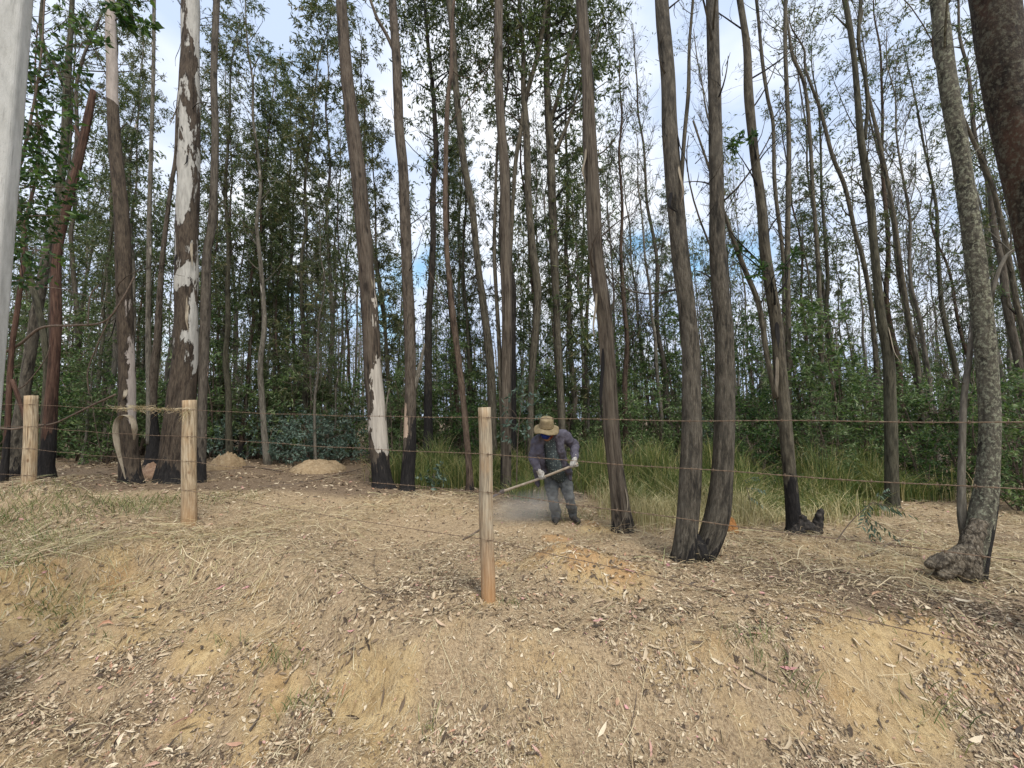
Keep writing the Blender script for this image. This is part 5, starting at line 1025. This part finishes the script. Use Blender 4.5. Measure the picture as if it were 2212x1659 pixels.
# trousers
mb = MB()
for a, b, c, dx in ((hipR, kneeR, ankR, -.02), (hipL, kneeL, ankL, .02)):
    limb(mb, [(a + Z3 * .10, .112), (a + np.array((0, 0, -.02)), .108), (a * .5 + b * .5, .098), (b, .078), (b * .45 + c * .55, .074), (c + Z3 * .03, .072), (c + Z3 * -.04, .068)], 1.05)
limb(mb, [(hipc + XX * -.05 + Z3 * .08, .13), (hipc + XX * .06 + Z3 * .08, .13)]); ball(mb, hipc + YY * .07 + Z3 * .02, (.17, .11, .13))
blob('trousers', mb, F_T, person, porg, .010, 2, .05)
# shirt under the open jacket
mb = MB(); limb(mb, [(neck + np.array((0, .01, -.05)), .065), (chest + YY * -.02, .115), (belly + np.array((.01, -.045, 0)), .125), (Q(960, 900, 5.80), .115), (Q(985, 935, 5.82), .09)])
blob('shirt', mb, F_S, person, porg, .010, 2, .02)
# jacket: two open fronts, back, sleeves, collar
mb = MB()
limb(mb, [(neck + np.array((0, .05, -.02)), .075), (chest + YY * .07, .155), (belly + YY * .08, .15), (hipc + YY * .07 + Z3 * .05, .14)])
for s, sh, el, wr in ((-1, shR, elR, wrR), (1, shL, elL, wrL)):
    limb(mb, [(neck + XX * s * .04 + np.array((0, .04, -.03)), .06), (sh * .6 + neck * .4 + np.array((0, .02, -.01)), .082), (sh, .088), (sh * .5 + el * .5, .078), (el, .070), (el * .5 + wr * .5, .062), (wr * .94 + el * .06, .052)])
limb(mb, [(Q(735, 500, 5.58), .06), (Q(725, 620, 5.58), .075), (Q(745, 720, 5.64), .06), (Q(755, 820, 5.70), .04), (Q(800, 880, 5.72), .02)])
limb(mb, [(Q(985, 440, 5.56), .06), (Q(975, 560, 5.56), .062), (Q(1005, 680, 5.62), .055), (Q(1035, 790, 5.68), .055), (Q(1085, 880, 5.75), .045), (Q(1100, 960, 5.8), .025)])
limb(mb, [(Q(700, 800, 5.80), .05), (Q(690, 900, 5.86), .045), (Q(700, 970, 5.88), .04), (Q(705, 1050, 5.90), .025)])
blob('jacket', mb, F_J, person, porg, .010, 2, .045)
# collar flaps
mb = MB()
for s, p0 in ((-1, Q(720, 455, 5.46)), (1, Q(925, 420, 5.47))):
    limb(mb, [(neck + XX * s * .06 + np.array((0, -.01, .01)), .022), (p0, .02), (p0 + np.array((s * -.005, -.012, -.04)), .008)])
blob('collar', mb, F_J, person, porg, .007, 1)
for q in ((900, 500), (915, 590), (935, 680), (775, 640)):
    mb = MB(); ball(mb, Q(q[0], q[1], 5.50 + (q[1] - 500) * .0003), .007, None, 6); link('button', mb.mesh('button', F_B, True, porg), bpy.data.objects['jacket'])
# scarf and mask
mb = MB(); limb(mb, [(Q(835, 478, 5.42), .022), (Q(866, 450, 5.41), .026), (Q(882, 410, 5.42), .024)]); blob('scarf', mb, F_C, person, porg, .007, 1)
mb = MB(); limb(mb, [(Q(775, 415, 5.34), .045), (Q(830, 420, 5.34), .045)]); limb(mb, [(Q(790, 440, 5.33), .044), (Q(812, 446, 5.33), .042)]); blob('face_mask', mb, F_M, person, porg, .006, 2)
# hat: crown and wavy brim, tipped forward
tilt = Matrix.Rotation(.42, 3, 'X') @ Matrix.Rotation(.02, 3, 'Y'); R3 = np.array(tilt)
hc = Q(812, 322, 5.41); prof = [(0, .128), (.055, .127), (.078, .120), (.088, .106), (.092, .07), (.096, .03), (.104, .004)]
nh = 40; V = []
for k, (r, z) in enumerate(prof):
    for j in range(nh): a = 2 * math.pi * j / nh; V.append(((r * (1 + .03 * math.sin(3 * a))) * math.cos(a), r * 1.1 * math.sin(a), z - (.012 * math.exp(-(r / .05) ** 2))))
mb = MB(); i = np.arange(len(prof) - 1)[:, None] * nh; j = np.arange(nh)[None]; k = (j + 1) % nh; fc = np.stack([i + j, i + k, i + nh + k, i + nh + j], -1).reshape(-1, 4)
mb.add(np.array(V) @ R3.T + hc, fc); ho = link('hat', mb.mesh('hat', F_H, True, porg), person); sdm = ho.modifiers.new('cloth', 'SOLIDIFY'); sdm.thickness = .004
V = []
rr = [.104, .118, .134, .150, .165, .175]
for k_, r in enumerate(rr):
    for j in range(nh):
        a = 2 * math.pi * j / nh; w = k_ / 5; V.append((r * (1 + .03 * w * math.sin(2 * a + 1)) * math.cos(a), r * 1.02 * math.sin(a), .004 - .058 * w ** 1.1 + w * .020 * math.sin(3 * a + .6) + w * .009 * math.sin(5 * a)))
mb = MB(); i = np.arange(5)[:, None] * nh; j = np.arange(nh)[None]; k = (j + 1) % nh; mb.add(np.array(V) @ R3.T + hc, np.stack([i + j, i + nh + j, i + nh + k, i + k], -1).reshape(-1, 4))
bo = link('brim', mb.mesh('brim', F_H, True, porg), ho); sdm = bo.modifiers.new('cloth', 'SOLIDIFY'); sdm.thickness = .004
mb = MB(); mb.tube(np.array([(*(R3 @ np.array((.1045 * math.cos(a), .1145 * math.sin(a), .014)) + hc), .0045) for a in np.linspace(0, 2 * math.pi, 50)]), 6, cap=False, flat=1); link('hat_band', mb.mesh('hat_band', fabric('hat band', (.17, .125, .065), (.25, .19, .10)), True, porg), ho)
# hoe
horg = (hA + hB) / 2; hoe = thing('hoe', horg, 'long handled hoe with pale wooden shaft gripped in both gloved hands', 'hoe')
t = simple('pale worn wood', [(.3, (.25, .20, .145)), (.7, (.43, .365, .28))], 20, 5, (1, 1, 1), .3)
mb = MB(); mb.tube(np.array([(*(hA + (hB - hA) * s + np.array((0, 0, -.012 * math.sin(s * 3.1)))), .0165 + .003 * s) for s in np.linspace(0, 1, 30)]), 12, .03, 3); link('handle', mb.mesh('handle', t, True, horg), hoe)
ms_ = simple('dull rusty steel', [(.3, (.07, .055, .05)), (.7, (.16, .135, .125))], 18, rough=.6)
eye = hB; mb = MB(); mb.tube(np.array([(*(eye - hd * .02), .030), (*(eye + hd * .05), .030)]), 14)
bd = Q(165, 1172, 5.80) - eye; bd = unit(bd); side = unit(np.cross(bd, hd + np.array((0, .9, 0)))); sd2 = unit(np.cross(bd, side))
n0 = eye + bd * .02; V = []
for s, w in ((0, .022), (.05, .03), (.09, .085), (.2, .10), (.24, .105)):
    for q in (-1, 0, 1):
        for th_ in (-.002, .002): V.append(n0 + bd * s + sd2 * w * q + side * (th_ + .006 * (1 - abs(q))))
Fq = []
for k in range(4):
    b0 = k * 6; c0 = b0 + 6
    for q in (0, 2): Fq += [(b0 + q, b0 + q + 2, c0 + q + 2, c0 + q), (b0 + q + 1, c0 + q + 1, c0 + q + 3, b0 + q + 3)]
    Fq += [(b0, c0, c0 + 1, b0 + 1), (b0 + 4, b0 + 5, c0 + 5, c0 + 4)]
Fq += [(24, 26, 27, 25), (26, 28, 29, 27)]
mb.add(V, Fq); link('blade', mb.mesh('blade', ms_, False, horg), hoe)
# gloves: palm, four curled fingers and a thumb each, closed round the shaft
for wr, hc_, sgn in ((wrR, handR, 1), (wrL, handL, -1)):
    s = np.dot(hc_ - hA, hd); g0 = hA + hd * s; up = unit(wr - g0 - hd * np.dot(wr - g0, hd)); out = unit(np.cross(hd, up)); 
    if out[1] > 0: out = -out
    mb = MB(); pc = g0 + up * .042
    limb(mb, [(wr + up * .005, .036), (wr * .5 + pc * .5, .038), (pc + up * .012, .036)]); 
    limb(mb, [(pc - hd * .028, .026), (pc + hd * .028, .026)]); limb(mb, [(pc - hd * .026 + up * .02, .024), (pc + hd * .026 + up * .02, .024)])
    for f in range(4):
        o_ = hd * (-.034 + .0225 * f) ; l_ = (.9, 1.0, .97, .82)[f]; k0 = g0 + o_ + up * .038 + out * .018
        limb(mb, [(k0, .0125), (g0 + o_ + out * .038 * l_ + up * .012, .0122), (g0 + o_ + out * .034 * l_ - up * .018 * l_, .0115), (g0 + o_ + out * .008 - up * .030 * l_, .0105), (g0 + o_ - out * .014 - up * .022, .0095)])
    limb(mb, [(pc + hd * .03 * sgn + up * .01, .015), (g0 + hd * .046 * sgn - out * .022 + up * .018, .0135), (g0 + hd * .040 * sgn - out * .026 - up * .010, .012), (g0 + hd * .03 * sgn - out * .008 - up * .029, .0105)])
    go = blob('glove', mb, F_G, person, porg, .0045, 1)
    mb = MB(); w_ = unit(wr - pc); limb(mb, [(wr - w_ * .012, .037), (wr + w_ * .03, .036)]); blob('cuff', mb, F_G, go, porg, .006, 1)
# boots
for a, dx in ((ankR, -.02), (ankL, .06)):
    mb = MB(); z = gz(a[0], a[1]); h_ = np.array((a[0], a[1] + .03, z + .05)); tip = np.array((a[0] + dx, a[1] - .17, z + .035)); limb(mb, [(a, .050), (np.array((a[0], a[1], z + .08)), .048)]); limb(mb, [(h_, .046), (h_ * .4 + tip * .6, .046), (tip, .036)])
    blob('boot', mb, F_B, person, porg, .008, 1)

# a thin puff of dust kicked up by the hoe
t = NT('dust'); nt_ = t.t; nt_.nodes.remove(t.b); vp = nt_.nodes.new('ShaderNodeVolumePrincipled'); vp.inputs['Color'].default_value = (1, .96, .90, 1)
nt_.links.new(vp.outputs[0], nt_.nodes['Material Output'].inputs['Volume'])
v = t.n('TexCoord'); ln_ = t.n('VectorMath', operation='LENGTH'); t.l(v.outputs['Object'], ln_.inputs[0]); n = t.noise(v.outputs['Object'], 1.6, 3)
f = t.math('SUBTRACT', t.math('ADD', 1.0, t.math('MULTIPLY', t.math('SUBTRACT', n, .5), 1.2)), ln_.outputs['Value'], None, True); t.l(t.math('MULTIPLY', f, 1.5), vp.inputs['Density'])
mb = MB(); ball(mb, (0, 0, 0), (1, 1, 1)); c = P(1150, 1092, 5.75); o = link('dust_cloud', mb.mesh('dust_cloud', t.m, True), None, c); o.scale = (.80, .35, .30); o.rotation_euler = (0, -.15, 0)
tag(o, 'thin pale puff of dust in front of the worker where the hoe swings', 'dust', kind='stuff')
